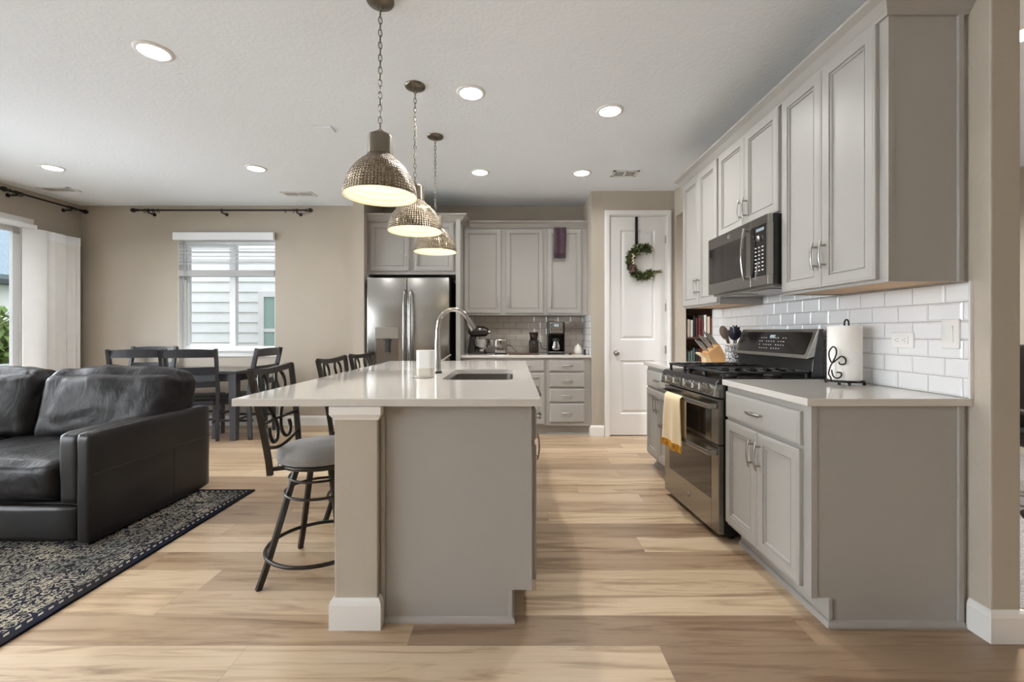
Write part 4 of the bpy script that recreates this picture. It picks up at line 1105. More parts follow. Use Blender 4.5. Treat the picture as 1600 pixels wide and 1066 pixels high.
# ------------------------------------------------------------------ pendants
def pendant(x, y, label):
    t_ = thing('pendant_lamp', label, 'pendant lamp', (x, y, 1.83), group='hammered pewter pendant lamps over the island')
    zr = 1.834
    dome = [(.175, 0), (.1745, .006), (.170, .035), (.160, .070), (.144, .105), (.122, .137), (.096, .164), (.070, .186), (.058, .200)]
    mb = MB(); mb.lathe([(r, zr+z) for r, z in dome], (x, y, 0), 72); sh_ = mb.build('lamp_shade', M['pewter'], t_)
    # the rows of dimples are set out from the lamp's own axis
    for v in sh_.data.vertices: pass
    mb = MB(); inner_ = []
    for k in range(48):
        t2 = k/47; i = t2*(len(dome)-1); a = int(min(i, len(dome)-2)); f_ = i-a
        r = dome[a][0]*(1-f_)+dome[a+1][0]*f_; z = dome[a][1]*(1-f_)+dome[a+1][1]*f_
        inner_.append((r-.004-.0028*(1+math.sin(k*2*PI/5.2)), zr+z+.0005))
    inner_[0] = (.1745, zr-.0005)
    mb.lathe(inner_, (x, y, 0), 64, flip=True); mb.build('shade_lining', M['shadein'], sh_)
    mb = MB(); mb.lathe([(.060, zr+.196), (.061, zr+.204), (.058, zr+.212), (.056, zr+.285), (.054, zr+.292), (.030, zr+.306), (.016, zr+.316), (.010, zr+.322), (0, zr+.323)], (x, y, 0), 40); mb.build('socket_cap', M['pewter_plain'], t_)
    mb = MB(); mb.lathe([(0, zr+.060), (.020, zr+.066), (.030, zr+.085), (.030, zr+.105), (.018, zr+.135), (.014, zr+.19)], (x, y, 0), 20); mb.build('bulb', M['bulb'], t_)
    mb = MB(); zt_, zb_ = CEIL-.022, zr+.322; n_ = 20; st = (zt_-zb_)/n_; lh = st*.62
    for k in range(n_):
        zc_ = zb_+st*(k+.5); ax = Vector((1, 0, 0)) if k % 2 else Vector((0, 1, 0)); ax = Matrix.Rotation(.5, 3, 'Z') @ ax
        loop = []
        for q in range(14):
            g = 2*PI*q/14; sx_ = math.cos(g)*.0088; sz = math.sin(g)
            loop.append(Vector((x, y, zc_+sz*lh))+ax*sx_)
        mb.tube(loop, .0021, 5, closed=True)
    tag(mb.build('chain', M['pewter_plain'], t_))
    mb = MB(); pts_ = []
    for k in range(40): pts_.append((x+.003*math.sin(k*.9), y+.003*math.cos(k*.9), zb_+(zt_-zb_)*k/39))
    mb.tube(pts_, .0014, 5); mb.build('cord', M['nickel'], t_)
    mb = MB(); mb.lathe([(0, CEIL-.026), (.012, CEIL-.025), (.030, CEIL-.020), (.062, CEIL-.012), (.066, CEIL-.004), (.066, CEIL), (0, CEIL)], (x, y, 0), 36); mb.build('canopy', M['pewter_plain'], t_, recalc=True)
    l = bpy.data.lights.new('pendant_glow', 'POINT'); l.energy = .7; l.color = (1, .9, .76); l.shadow_soft_size = .03
    o = bpy.data.objects.new('pendant_glow', l); C.objects.link(o); o.location = (x, y, zr+.05)
pendant(-.640, 2.14, 'nearest and largest-looking of the hammered pewter pendants')
pendant(-.637, 2.885, 'middle hammered pewter pendant over the island')
pendant(-.637, 3.63, 'farthest hammered pewter pendant, in front of the fridge cabinet')
# ------------------------------------------------------------------ rug and sofa
MB().box(-5.0, -1.92, .9, 3.31, .0005, .012, bev=.003).build('area_rug', M['rug'], label='dark patterned area rug under the leather sofa', cat='rug')
sf = thing('sofa', 'black leather sofa with low square arms facing the camera', 'sofa', (-3.3, 2.9, .012))
def cush(name, w_, d, h, c, rot=(0, 0, 0), parent=sf, mt='leather', **kw):
    bm = cushion(w_, d, h, **kw)
    from mathutils import Euler
    m = Matrix.Translation(Vector(c)) @ Euler(rot).to_matrix().to_4x4()
    return MB().from_bm(bm, smooth=True, mtx=m).build(name, M[mt], parent)
# base and back
ZB = .014
MB().box(-4.7, -2.375, 2.46, 3.30, .06, .24, bev=.02, seg=4).build('base', M['leather'], sf)
cush('front_rail', 2.30, .07, .185, (-3.53, 2.455, .045), puff=.006, rad=.02, wr=.003, seed=3, nx=20)
cush('back_frame', 2.28, .17, .60, (-3.545, 3.27, .05), puff=.008, rad=.04, wr=.003, seed=5, nx=20)
# outer arm: slab plus inner pad
cush('arm', .085, .955, .605, (-2.330, 2.885, .030), puff=.003, rad=.026, wr=.0022, seed=7, nx=18)
cush('arm_pad', .125, .90, .40, (-2.437, 2.885, .228), puff=.006, rad=.035, wr=.004, seed=9, nx=18)
mb = MB(); xo = -2.2862
for pts in ([(xo, 2.425, .405), (xo, 3.35, .405)], [(xo, 3.0, .405), (xo, 3.0, .05)]): mb.tube(pts, .0025, 5)
mb.build('seam', M['blackmat'], sf)
cush('seat_cushion', .88, .80, .22, (-2.945, 2.84, .245), puff=.022, rad=.055, wr=.009, seed=11, nx=24, mt='leather_soft')
cush('seat_cushion', .88, .80, .22, (-3.83, 2.84, .245), puff=.022, rad=.055, wr=.009, seed=12, nx=24, mt='leather_soft')
for i, xx in enumerate((-2.79, -3.72)):
    cush('back_cushion', .93, .25, .47, (xx, 3.10, .425), rot=(-.20, 0, 0), mt='leather_soft', puff=.05, rad=.075, wr=.012, seed=21+i*5, nx=40, wrs=4.6)
mb = MB(); 
for x in (-2.36, -4.6):
    for y in (2.47, 3.26): mb = MB(); mb.box(x-.03, x+.03, y-.03, y+.03, .0125, .062); mb.build('foot', M['blackmat'], sf)

# ------------------------------------------------------------------ bar stools
def stool():
    t_ = thing('bar_stool', 'x', 'bar stool', (0, 0, 0), group='swivel bar stools at the island')
    m = M['stoolmetal']; a45 = PI/4
    for k in range(4):
        g = a45+k*PI/2; c, s = math.cos(g), math.sin(g)
        pts = bez([(c*.115, s*.115, .530), (c*.150, s*.150, .42), (c*.195, s*.195, .27), (c*.248, s*.248, .10), (c*.285, s*.285, .0)], 4)
        mb = MB(); mb.tube(pts, .0115, 4, up=(-s, c, 0)); mb.build('leg', m, t_)
    for r, z, name, th in ((.247, .128, 'foot_ring', .0095), (.165, .40, 'brace_ring', .007)):
        mb = MB(); mb.tube([(r*math.cos(2*PI*k/48), r*math.sin(2*PI*k/48), z) for k in range(48)], th, 8, closed=True); mb.build(name, m, t_)
    mb = MB(); mb.tube([(.145*math.cos(2*PI*k/40), .145*math.sin(2*PI*k/40), .475) for k in range(40)], .006, 6, closed=True); mb.build('brace_ring', m, t_)
    mb = MB(); mb.cyl((0, 0, .510), (0, 0, .540), .10, seg=28); mb.build('swivel', M['blackmat'], t_)
    # swivelling upper part carries its own yaw
    up = MB(); up.lathe([(0, .538), (.188, .538), (.195, .546), (.191, .558), (0, .558)], (0, 0, 0), 40); so_ = up.build('seat_rim', m, t_, recalc=True)
    mb = MB(); mb.lathe([(.180, .556), (.196, .564), (.205, .582), (.198, .606), (.172, .624), (.11, .636), (0, .641)], (0, 0, 0), 40); mb.build('seat_cushion', M['greyfab'], so_)
    bk = []
    def bp(y, z):   # back plane: leaning back and bowed
        h = max(z-.54, 0)/.47; return Vector((-.165-.072*h**1.25-.018*(1-(y/.22)**2), y, z))
    hw0, hw1 = .165, .222
    for s in (-1, 1):
        pts = [bp(s*(hw0+(hw1-hw0)*q/8), .520+.490*q/8) for q in range(9)]
        mb = MB(); mb.tube(pts, .0105, 4, up=(0, 1, 0), flat=(.75, 1.2)); mb.tube([bp(s*.165, .548), Vector((-.10, s*.14, .548))], .009, 4, up=(0, 0, 1)); mb.build('back_post', m, so_)
    mb = MB(); mb.tube([bp(-.222+.444*q/14, 1.004-.014*math.sin(PI*q/14)) for q in range(15)], .013, 4, up=(0, 0, 1), flat=(1.1, .8)); mb.build('top_rail', m, so_)
    mb = MB(); mb.tube([bp(-.197+.394*q/12, .755) for q in range(13)], .008, 6); mb.build('cross_rail', m, so_)
    mb = MB(); mb.tube([bp(-.187+.374*q/12, .655-.035*math.sin(PI*q/12)) for q in range(13)], .009, 6); mb.build('cross_rail', m, so_)
    for s in (-1, 1):
        mb = MB()
        pl = bez([(.060, .905), (.052, .950), (.075, .985), (.112, .985), (.135, .950), (.128, .90), (.085, .83), (.040, .77), (.022, .71), (.045, .665), (.085, .655), (.112, .685), (.112, .725), (.098, .735)], 6) if False else None
        P2 = [(.060, .900), (.050, .945), (.072, .982), (.108, .980), (.132, .945), (.122, .890), (.080, .825), (.035, .765), (.020, .705), (.045, .660), (.088, .655), (.115, .690), (.112, .728)]
        q = bez([(0, y, z) for y, z in P2], 5)
        mb.tube([bp(s*v.y, v.z) for v in q], .009, 6); mb.build('scroll', m, so_)
    return t_, so_
st, up_ = stool()
def place_stool(base_, loc, yaw_base, yaw_top, label, first=False):
    o = base_ if first else copy_tree(base_)
    o.location = loc; o.rotation_euler = (0, 0, yaw_base); o['label'] = label
    for ch in o.children:
        if ch.name.startswith('seat_rim'): ch.rotation_euler = (0, 0, yaw_top-yaw_base)
    return o
s2 = place_stool(st, (-.965, 2.955, 0), 0, .0, 'second bar stool from the camera, mostly hidden by the knee wall')
s3 = place_stool(st, (-.965, 3.52, 0), 0, -.06, 'farthest bar stool, only its back top shows above the countertop')
place_stool(st, (-.965, 2.235, 0), 0, .08, 'nearest bar stool, grey round seat and scrolled metal back fully visible', True)

# ------------------------------------------------------------------ dining table and chairs
tb = thing('dining_table', 'black dining table beneath the window', 'table', (-3.8, 5.12, 0))
TX0, TX1, TY0, TY1, TZ = -4.62, -2.98, 4.79, 5.48, .757
MB().box(TX0, TX1, TY0, TY1, TZ-.030, TZ, bev=.005).build('tabletop', M['tablewood'], tb)
mb = MB(); mb.box(TX0+.06, TX1-.06, TY0+.05, TY0+.072, TZ-.115, TZ-.031); mb.box(TX0+.06, TX1-.06, TY1-.072, TY1-.05, TZ-.115, TZ-.031)
mb.box(TX0+.05, TX0+.072, TY0+.05, TY1-.05, TZ-.115, TZ-.031); mb.box(TX1-.072, TX1-.05, TY0+.05, TY1-.05, TZ-.115, TZ-.031); mb.build('apron', M['blackwood'], tb)
for x in (TX0+.06, TX1-.06):
    for y in (TY0+.06, TY1-.06):
        mb = MB(); mb.add([(x-.030, y-.030, 0), (x+.030, y-.030, 0), (x+.030, y+.030, 0), (x-.030, y+.030, 0), (x-.040, y-.040, .60), (x+.040, y-.040, .60), (x+.040, y+.040, .60), (x-.040, y+.040, .60)], [(0, 3, 2, 1), (4, 5, 6, 7), (0, 1, 5, 4), (1, 2, 6, 5), (2, 3, 7, 6), (3, 0, 4, 7)])
        mb.box(x-.040, x+.040, y-.040, y+.040, .60, TZ-.031); mb.build('leg', M['blackwood'], tb)
def chair():
    # faces +Y; back at -Y
    t_ = thing('dining_chair', 'x', 'dining chair', (0, 0, 0), group='black ladder-back dining chairs')
    w0, w1 = .185, .245; m = M['blackwood']
    def post(s):
        pts = [(s*(w1), -.215, 0), (s*(w1), -.205, .22), (s*w1, -.200, .44), (s*w1, -.225, .68), (s*w1, -.290, 1.0)]
        mb = MB(); mb.tube(bez(pts, 4), .0165, 4, up=(1, 0, 0), flat=(.95, 1.2)); return mb
    for s in (-1, 1):
        post(s).build('back_leg', m, t_)
        mb = MB(); mb.tube([(s*.195, .21, 0), (s*.20, .20, .43)], .018, 4, up=(1, 0, 0)); mb.build('front_leg', m, t_)
    def yb_(z): 
        return -.200-.025*max(0, (z-.44)/.24) if z < .68 else -.225-.065*(z-.68)/.32
    for zc_, h in ((.950, .080), (.765, .078), (.618, .064)):
        mb = MB(); n_ = 10; vs = []; fs = []
        for k in range(n_+1):
            x = -w1+.01+(2*w1-.02)*k/n_; bow = -.022*(1-(2*k/n_-1)**2); crown_ = .010*(1-(2*k/n_-1)**2) if zc_ > .9 else 0
            for dz, dy in ((-h/2, -.009), (h/2+crown_, -.009), (h/2+crown_, .009), (-h/2, .009)): vs.append((x, yb_(zc_)+bow+dy, zc_+dz))
        for k in range(n_):
            for q in range(4): l = (q+1) % 4; fs.append((k*4+q, k*4+l, k*4+4+l, k*4+4+q))
        fs += [(0, 1, 2, 3), (n_*4+3, n_*4+2, n_*4+1, n_*4)]
        mb.add(vs, fs); mb.build('back_slat', m, t_, recalc=True)
    mb = MB(); mb.box(-.20, .20, .185, .205, .385, .435); mb.box(-.20, .20, -.20, -.18, .385, .435); mb.box(-.205, -.187, -.19, .19, .385, .435); mb.box(.187, .205, -.19, .19, .385, .435); mb.build('seat_frame', m, t_)
    MB().box(-.225, .225, -.19, .225, .435, .478, bev=.018, seg=4).build('seat', M['leather'], t_)
    mb = MB(); mb.box(-.205, -.190, -.215, .20, .19, .215); mb.box(.190, .205, -.215, .20, .19, .215); mb.box(-.195, .195, -.01, .01, .19, .212); mb.box(-.20, .20, .195, .212, .25, .275); mb.build('stretcher', m, t_)
    return t_
ch = chair()
for loc, yaw, lb in (((-4.04, 4.935, 0), 0.33, 'left of the two black dining chairs with backs to the camera'),
                     ((-4.46, 5.29, 0), PI+.12, 'black dining chair on the far side of the table under the window'),
                     ((-3.09, 5.11, 0), PI/2, 'black dining chair at the right end of the table')):
    o = copy_tree(ch); o.location = loc; o.rotation_euler = (0, 0, yaw); o['label'] = lb
ch.location = (-3.506, 4.935, 0); ch.rotation_euler = (0, 0, .35); ch['label'] = 'right of the two black dining chairs with backs to the camera'

# ------------------------------------------------------------------ items on the right countertops
pt = thing('paper_towel_holder', 'black wrought iron paper towel stand with scrolled arm', 'paper towel holder', (1.690, 2.27, CT))
px_, py_ = 1.690, 2.27
mb = MB(); mb.tube([(px_+.082*math.cos(2*PI*k/32), py_+.082*math.sin(2*PI*k/32), CT+.016) for k in range(32)], .004, 6, closed=True)
mb.tube([(px_-.082, py_, CT+.016), (px_+.082, py_, CT+.016)], .004, 6); mb.tube([(px_, py_-.082, CT+.016), (px_, py_+.082, CT+.016)], .004, 6); mb.build('base_ring', M['iron_scroll'], pt)
for k in range(4):
    g = -.9+k*PI/2; x, y = px_+.082*math.cos(g), py_+.082*math.sin(g)
    mb = MB(); mb.lathe([(0, 0), (.006, .001), (.008, .007), (.006, .013), (0, .014)], (x, y, CT), 12); mb.build('ball_foot', M['iron_scroll'], pt)
mb = MB(); mb.tube([(px_, py_, CT+.016), (px_, py_, CT+.30)]+[(px_+.011-.011*math.cos(g), py_, CT+.308+.020*math.sin(g)) for g in [PI*k/8 for k in range(9)]]+[(px_+.022, py_, CT+.285)], .004, 8); mb.build('pole', M['iron_scroll'], pt)
q = bez([(0, .0), (-.004, .022), (-.012, .04), (-.005, .075), (.010, .11), (.020, .14), (.018, .165), (.006, .175), (-.008, .155), (-.010, .125), (.002, .095), (.022, .112), (.040, .128), (.056, .115), (.055, .092), (.036, .088), (.030, .10)], 6)
q2 = bez([(.0, .06), (.006, .03), (.022, .018), (.038, .028), (.038, .045), (.020, .048)], 6)
ex, ey = px_-.098, py_-.045
mb = MB()
for qq in (q, q2): mb.tube([(ex+v.x*.9, ey-v.x*.45, CT+.016+v.y) for v in [Vector((a.x, a.y)) for a in qq]], .0036, 6)
mb.tube([(ex, ey, CT+.016), (px_-.075, py_-.03, CT+.016)], .0036, 6)
mb.build('scroll_arm', M['iron_scroll'], pt)
mb = MB(); mb.lathe([(.020, CT+.022), (.072, CT+.022), (.0735, CT+.026), (.0735, CT+.292), (.072, CT+.296), (.020, CT+.296), (.019, CT+.29), (.019, CT+.03), (.020, CT+.022)], (px_, py_, 0), 48)
mb.build('paper_towel_roll', M['paper'], label='white paper towel roll standing on the wrought iron holder', cat='paper towel', recalc=True)
# utensil crock
M['crock'] = mat('black_white_floral_ceramic', (.8, .8, .8), .2)
t = NT(M['crock']); b = M['crock'].node_tree.nodes['Principled BSDF']; t.b = b
tc = t.new('ShaderNodeTexCoord').outputs['Object']; nn_ = t.noise(tc, 34, 2, .5, 2.2)
vo = t.new('ShaderNodeTexVoronoi', feature='DISTANCE_TO_EDGE'); vo.inputs['Scale'].default_value = 34; t.l.new(tc, vo.inputs['Vector'])
mk = t.math('MAXIMUM', t.math('LESS_THAN', t.math('ABSOLUTE', t.math('SUBTRACT', nn_, .5)), .028), t.math('LESS_THAN', vo.outputs['Distance'], .05))
t.l.new(t.mix(mk, srgb(228, 228, 226), srgb(38, 42, 52)), b.inputs['Base Color'])
kx_, ky_ = 1.672, 3.38
ck = thing('utensil_crock', 'white crock with black floral pattern holding utensils', 'crock', (kx_, ky_, CT))
mb = MB(); mb.lathe([(0, CT), (.052, CT), (.056, CT+.006), (.056, CT+.165), (.060, CT+.170), (.060, CT+.176), (.052, CT+.176), (.050, CT+.01), (0, CT+.01)], (kx_, ky_, 0), 40); mb.build('pot', M['crock'], ck, recalc=True)
mb = MB(); mb.tube([(kx_+.0585*math.cos(2*PI*k/40), ky_+.0585*math.sin(2*PI*k/40), CT+.172) for k in range(40)], .004, 6, closed=True); mb.build('rim', M['ceramic'], ck)
def utensil(label, head, tip, ang, mat_h, mat_s, name='cooking_utensil'):
    t_ = thing(name, label, 'utensil', (kx_, ky_, CT+.02), group='utensils in the floral crock')
    bse = Vector((kx_-tip[0]*.25, ky_-tip[1]*.25, CT+.015)); top = Vector((kx_+tip[0], ky_+tip[1], CT+tip[2]))
    mb = MB(); mb.tube([bse, top], [.005, .0065], 8); mb.build('handle', M[mat_s], t_)
    mb = MB(); head(mb, top, (top-bse).normalized()); mb.build('head', M[mat_h], t_); return t_
def oval(rx, rz, th=.008, teeth=0):
    def f(mb, p, d):
        c = p+d*rz*.85; u = Vector((1, -.35, 0)).normalized(); n_ = u.cross(d).normalized(); u = d.cross(n_)
        vs = []; fs = []; K = 24
        for lay in (-1, 1):
            for k in range(K):
                g = 2*PI*k/K; sc = 1
                if teeth and math.sin(g) > .1: sc = 1+.16*(1 if (k % 2) else -.6)
                vs.append(c+u*math.cos(g)*rx*sc+d*math.sin(g)*rz*sc+n_*th*lay*.5)
        vs += [c-n_*th*1.6, c+n_*th*1.2]
        for k in range(K):
            l = (k+1) % K; fs += [(k, l, K+l, K+k), (2*K, l, k), (2*K+1, K+k, K+l)]
        mb.add(vs, fs)
    return f
utensil('brown wooden spoon leaning left in the floral crock', oval(.030, .055), (-.055, .0, .215), 0, 'lightwood_spoon', 'lightwood_spoon', 'wooden_spoon')
utensil('black toothed pasta server upright in the floral crock', oval(.042, .055, .02, 1), (-.003, -.02, .210), 0, 'bluegrey', 'steel', 'pasta_server')
utensil('small black ladle leaning right in the floral crock', oval(.026, .028, .02), (.066, .0, .215), 0, 'blackmat', 'steel', 'ladle')
for i, (a_, b_) in enumerate(((-.035, .01), (.030, .015), (.045, -.02))):
    t_ = thing('cooking_utensil', ('steel handle left of the pasta server in the floral crock', 'steel handle right of the pasta server in the floral crock', 'steel handle by the ladle in the floral crock')[i], 'utensil', (kx_, ky_, CT), group='utensils in the floral crock')
    mb = MB(); mb.tube([(kx_-a_*.2, ky_-b_*.2, CT+.015), (kx_+a_*1.1, ky_+b_, CT+.225)], [.004, .007], 8); mb.build('handle', M['steel'], t_)
# knife block: slanted maple block, slots face up and left
kb = thing('knife_block', 'light maple knife block on the far right countertop', 'knife block', (1.60, 3.60, CT))
bx_, by_ = 1.600, 3.60
def kpoly(pts, y0, y1): 
    return MB().prism([(bx_+a, CT+z) for a, z in pts], by_+y0, by_+y1, axis='Y', bev=.003)
kpoly([(-.005, .0), (.095, .0), (.100, .06), (.045, .165), (-.050, .10)], -.055, .055).build('block', M['wood'], kb)
kpoly([(-.055, 0), (-.006, 0), (-.006, .07), (-.058, .075), (-.10, .10), (-.112, .092), (-.062, .058)], -.045, .045).build('front_block', M['wood2'], kb)
MB().box(bx_-.0575, bx_-.054, by_-.052+.045, by_-.052+.055, CT+.02, CT+.034).build('emblem', M['brown'], kb)
dk = Vector((-.095, 0, .065)).normalized(); nk = Vector((-.58, 0, .82)).normalized()
kd = Vector((-.50, 0, .86)).normalized() if False else Vector((-.62, 0, .78)).normalized()
k = 0
for r in range(3):
    for c_ in range(3):
        t_ = thing('knife', 'steel handled knife in the maple knife block', 'knife', (bx_, by_, CT+.1), group='steel handled knives in the knife block')
        s0 = Vector((bx_-.038+.038*r, by_-.036+.036*c_, CT+.110+.027*r)); L = .095+.010*r+.012*c_
        mb = MB(); mb.tube([s0, s0+kd*L*.2, s0+kd*L*.85, s0+kd*L], [.0055, .006, .007, .006], 8, up=(0, 1, 0), flat=(.75, 1.1)); mb.build('handle', M['chrome'], t_)
        mb = MB(); mb.tube([s0-kd*.03, s0+kd*.004], .006, 4, up=(0, 1, 0), flat=(.3, 1.3)); mb.build('blade', M['chrome'], t_)
        mb = MB(); mb.tube([s0+kd*L*.25+nk*.0, s0+kd*L*.8], .0062, 4, up=(0, 1, 0), flat=(.3, .6)); mb.build('handle_grip', M['blackmat'], t_)

# ------------------------------------------------------------------ wreath and cloth
wr = thing('wreath', 'crescent wreath of greenery and berries hung on the pantry door', 'wreath', ((997-CX)*YP/F, YP-.02, 2.0))
s_ = F/YP; wc = Vector(((1003-CX)/s_, YP-.022, H+(CY-410)/s_)); rnd = random.Random(5)
MB().box((992.3-CX)/s_, (996.6-CX)/s_, YP-.004, YP+.0, H+(CY-386)/s_, H+(CY-339)/s_).build('hanger', M['rubber'], wr)
mb = MB(); be = MB(); pb = MB(); rw_ = .160
def wp(a): return wc+Vector((rw_*.88*math.cos(a), 0, rw_*1.0*math.sin(a)))
mb0 = MB(); mb0.tube([wp(math.radians(a)) for a in range(62, 309, 6)], .010, 6); mb0.build('vine_ring', M['brown'], wr)
for i in range(1300):
    a = math.radians(rnd.uniform(58, 312)); p = wp(a)
    tdir = Vector((-math.sin(a), 0, math.cos(a)))*(1 if rnd.random() < .5 else -1)
    out = Vector((math.cos(a), 0, math.sin(a)))
    d = (tdir*rnd.uniform(.3, 1)+out*rnd.uniform(-.9, .9)+Vector((0, rnd.uniform(-.8, .3), 0))).normalized()
    L = rnd.uniform(.035, .075); b_ = d.cross(Vector((rnd.gauss(0, 1), -1, rnd.gauss(0, 1)))).normalized()*L*.14
    p = p+Vector((rnd.uniform(-.022, .022), rnd.uniform(-.012, .005), rnd.uniform(-.022, .022)))
    mb.add([p, p+d*L*.5+b_, p+d*L, p+d*L*.5-b_], [(0, 1, 2, 3)], rnd.randrange(2))
for i in range(60):
    t2 = rnd.random(); p = wp(math.radians(312))+Vector((.10*t2, 0, .015*t2)); d = Vector((1, rnd.uniform(-.4, .4), rnd.uniform(-.8, .8))).normalized(); L = .035; b_ = d.cross(Vector((0, -1, .2))).normalized()*.005
    mb.add([p, p+d*L*.5+b_, p+d*L, p+d*L*.5-b_], [(0, 1, 2, 3)], 0)
mb.build('greenery', [M['green'], mat('pine_green', srgb(56, 66, 38), .8, var=(20, .3))], wr)
for i in range(34):
    a = math.radians(rnd.uniform(150, 185) if i < 12 else rnd.uniform(185, 225)); p = wp(a)+Vector((rnd.uniform(-.035, .035), -.055, rnd.uniform(-.02, .02)))
    (be if i < 9 else pb).lathe([(0, -.009), (.008, -.005), (.011, 0), (.008, .006), (0, .009)], p, 8)
be.build('cream_berries', M['cream'], wr); pb.build('plum_berries', M['plum'], wr)
# plum cloth on the last wall cabinet
x0c, x1c = (865.5-CX)*5.27/F, (884-CX)*5.27/F; zt0, zb0 = H+(CY-356)*5.27/F, H+(CY-404)*5.27/F
def cl(u, v): return (x0c+(x1c-x0c)*u+.004*math.sin(v*5), 5.262-.006*math.sin(u*PI*3)-.010*v, zt0-(zt0-zb0)*v)
vs, fs = cloth(12, 14, cl, .004); mb = MB(); mb.add(vs, fs, 0, True)
cc = mb.build('kitchen_cloth', M['purple'], label='plum coloured cloth hanging over a back wall cabinet door', cat='cloth', recalc=True)
mb = MB()
for r in range(3):
    for k_ in range(6): mb.lathe([(0, -.007), (.007, -.003), (.008, .002), (0, .007)], (x0c+.012+k_*.023, 5.245, zb0+.012+r*.02), 6)
mb.build('beaded_hem', M['blackmat'], cc)

# ------------------------------------------------------------------ back counter appliances
def bx(px, Y): return (px-CX)*Y/F
Yb = 5.36
mx = thing('stand_mixer', 'dark pewter stand mixer with steel bowl on the back counter', 'mixer', (bx(749, Yb), Yb, CT)); X0 = bx(748, Yb)
mb = MB(); mb.prism(rrect(X0-.13, X0+.10, Yb-.095, Yb+.095, .07, 6), CT, CT+.028, axis='Z', bev=.006); mb.build('base', M['mixer'], mx)
mb = MB(); mb.tube(bez([(X0-.085, Yb, CT+.02), (X0-.075, Yb, CT+.12), (X0-.070, Yb, CT+.21)], 4), [.050]*3+[.044]*3+[.042]*3, 14); mb.build('column', M['mixer'], mx)
mb = MB(); mb.tube([(X0-.125, Yb, CT+.262), (X0-.10, Yb, CT+.265), (X0-.02, Yb, CT+.270), (X0+.06, Yb, CT+.268), (X0+.105, Yb, CT+.262), (X0+.118, Yb, CT+.26)], [.02, .055, .068, .064, .048, .02], 20); mb.build('motor_head', M['mixer'], mx)
mb = MB(); mb.tube([(X0+.112, Yb, CT+.262), (X0+.134, Yb, CT+.262)], .024, 16); mb.tube([(X0+.03, Yb, CT+.21), (X0+.03, Yb, CT+.16)], .022, 14); mb.build('attachment_hub', M['chrome'], mx)
mb = MB(); mb.lathe([(0, CT+.028), (.050, CT+.028), (.052, CT+.040), (.040, CT+.046), (.075, CT+.07), (.098, CT+.115), (.104, CT+.178), (.108, CT+.180), (.100, CT+.178), (.09, CT+.11), (0, CT+.06)], (X0+.035, Yb, 0), 36); mb.build('bowl', M['chrome'], mx, recalc=True)
mb = MB(); mb.tube(bez([(X0+.13, Yb-.02, CT+.165), (X0+.165, Yb-.03, CT+.15), (X0+.16, Yb-.03, CT+.11), (X0+.115, Yb-.02, CT+.09)], 5), .008, 8); mb.build('bowl_handle', M['chrome'], mx)
ts = thing('toaster', 'small chrome toaster between the mixer and the coffee grinder', 'toaster', (bx(782.5, Yb), Yb, CT)); X0 = bx(782.5, Yb-.08)
MB().box(X0-.072, X0+.072, Yb-.12, Yb+.14, CT+.012, CT+.185, bev=.022, seg=4).build('body', M['chrome'], ts)
MB().box(X0-.070, X0+.070, Yb-.11, Yb+.13, CT, CT+.013).build('base', M['blackmat'], ts)
mb = MB(); mb.tube([(X0, Yb-.119, CT+.09), (X0, Yb-.130, CT+.09)], .022, 18); mb.build('dial', M['nickel'], ts)
mb = MB(); mb.box(X0-.004, X0+.004, Yb-.1225, Yb-.119, CT+.12, CT+.17); mb.box(X0-.012, X0+.012, Yb-.14, Yb-.119, CT+.148, CT+.158, bev=.002)
for k_ in range(5):
    g = -.6+k_*.78+PI*.5; mb.box(X0+.036*math.cos(g)-.003, X0+.036*math.cos(g)+.003, Yb-.1225, Yb-.119, CT+.09+.036*math.sin(g)-.003, CT+.09+.036*math.sin(g)+.003)
mb.build('lever', M['blackmat'], ts)
mb = MB(); 
for dx in (-.03, .012): mb.box(X0+dx, X0+dx+.02, Yb-.08, Yb+.10, CT+.184, CT+.1856)
mb.build('slots', M['blackmat'], ts)
gx = bx(834, Yb)
gr_ = thing('coffee_grinder', 'dark coffee grinder with smoky hopper beside the coffee maker', 'coffee grinder', (gx, Yb, CT))
mb = MB(); mb.prism(rrect(gx-.055, gx+.055, Yb-.07, Yb+.07, .025, 5), CT+.012, CT+.165, axis='Z', bev=.004); mb.build('body', M['blackmat'], gr_)
mb = MB(); mb.prism(rrect(gx-.040, gx+.040, Yb-.078, Yb-.02, .012, 4), CT+.025, CT+.105, axis='Z', bev=.004); mb.build('grounds_bin', M['coffee'], gr_)
mb = MB(); mb.lathe([(0, CT+.165), (.042, CT+.165), (.052, CT+.235), (.050, CT+.238), (0, CT+.238)], (gx, Yb, 0), 28); mb.build('hopper', M['coffee'], gr_, recalc=True)
mb = MB(); mb.lathe([(0, CT+.238), (.054, CT+.238), (.054, CT+.258), (.050, CT+.262), (0, CT+.262)], (gx, Yb, 0), 28); mb.build('lid', M['coffee'], gr_, recalc=True)
mb = MB(); mb.tube([(gx, Yb-.068, CT+.135), (gx, Yb-.082, CT+.135)], .014, 16); mb.build('dial', M['nickel'], gr_)
cxm = bx(868, Yb); w2 = .100
cm = thing('coffee_maker', 'black and steel drip coffee maker with glass carafe', 'coffee maker', (cxm, Yb, CT))
mb = MB(); mb.box(cxm-w2, cxm+w2, Yb-.11, Yb+.12, CT, CT+.030, bev=.006); mb.box(cxm-w2, cxm+w2, Yb+.03, Yb+.12, CT+.03, CT+.38, bev=.006); mb.box(cxm-w2, cxm+w2, Yb-.10, Yb+.04, CT+.235, CT+.385, bev=.008)
mb.box(cxm-w2, cxm-w2+.012, Yb-.09, Yb+.04, CT+.03, CT+.235); mb.box(cxm+w2-.012, cxm+w2, Yb-.09, Yb+.04, CT+.03, CT+.235)
mb.build('housing', M['black'], cm)
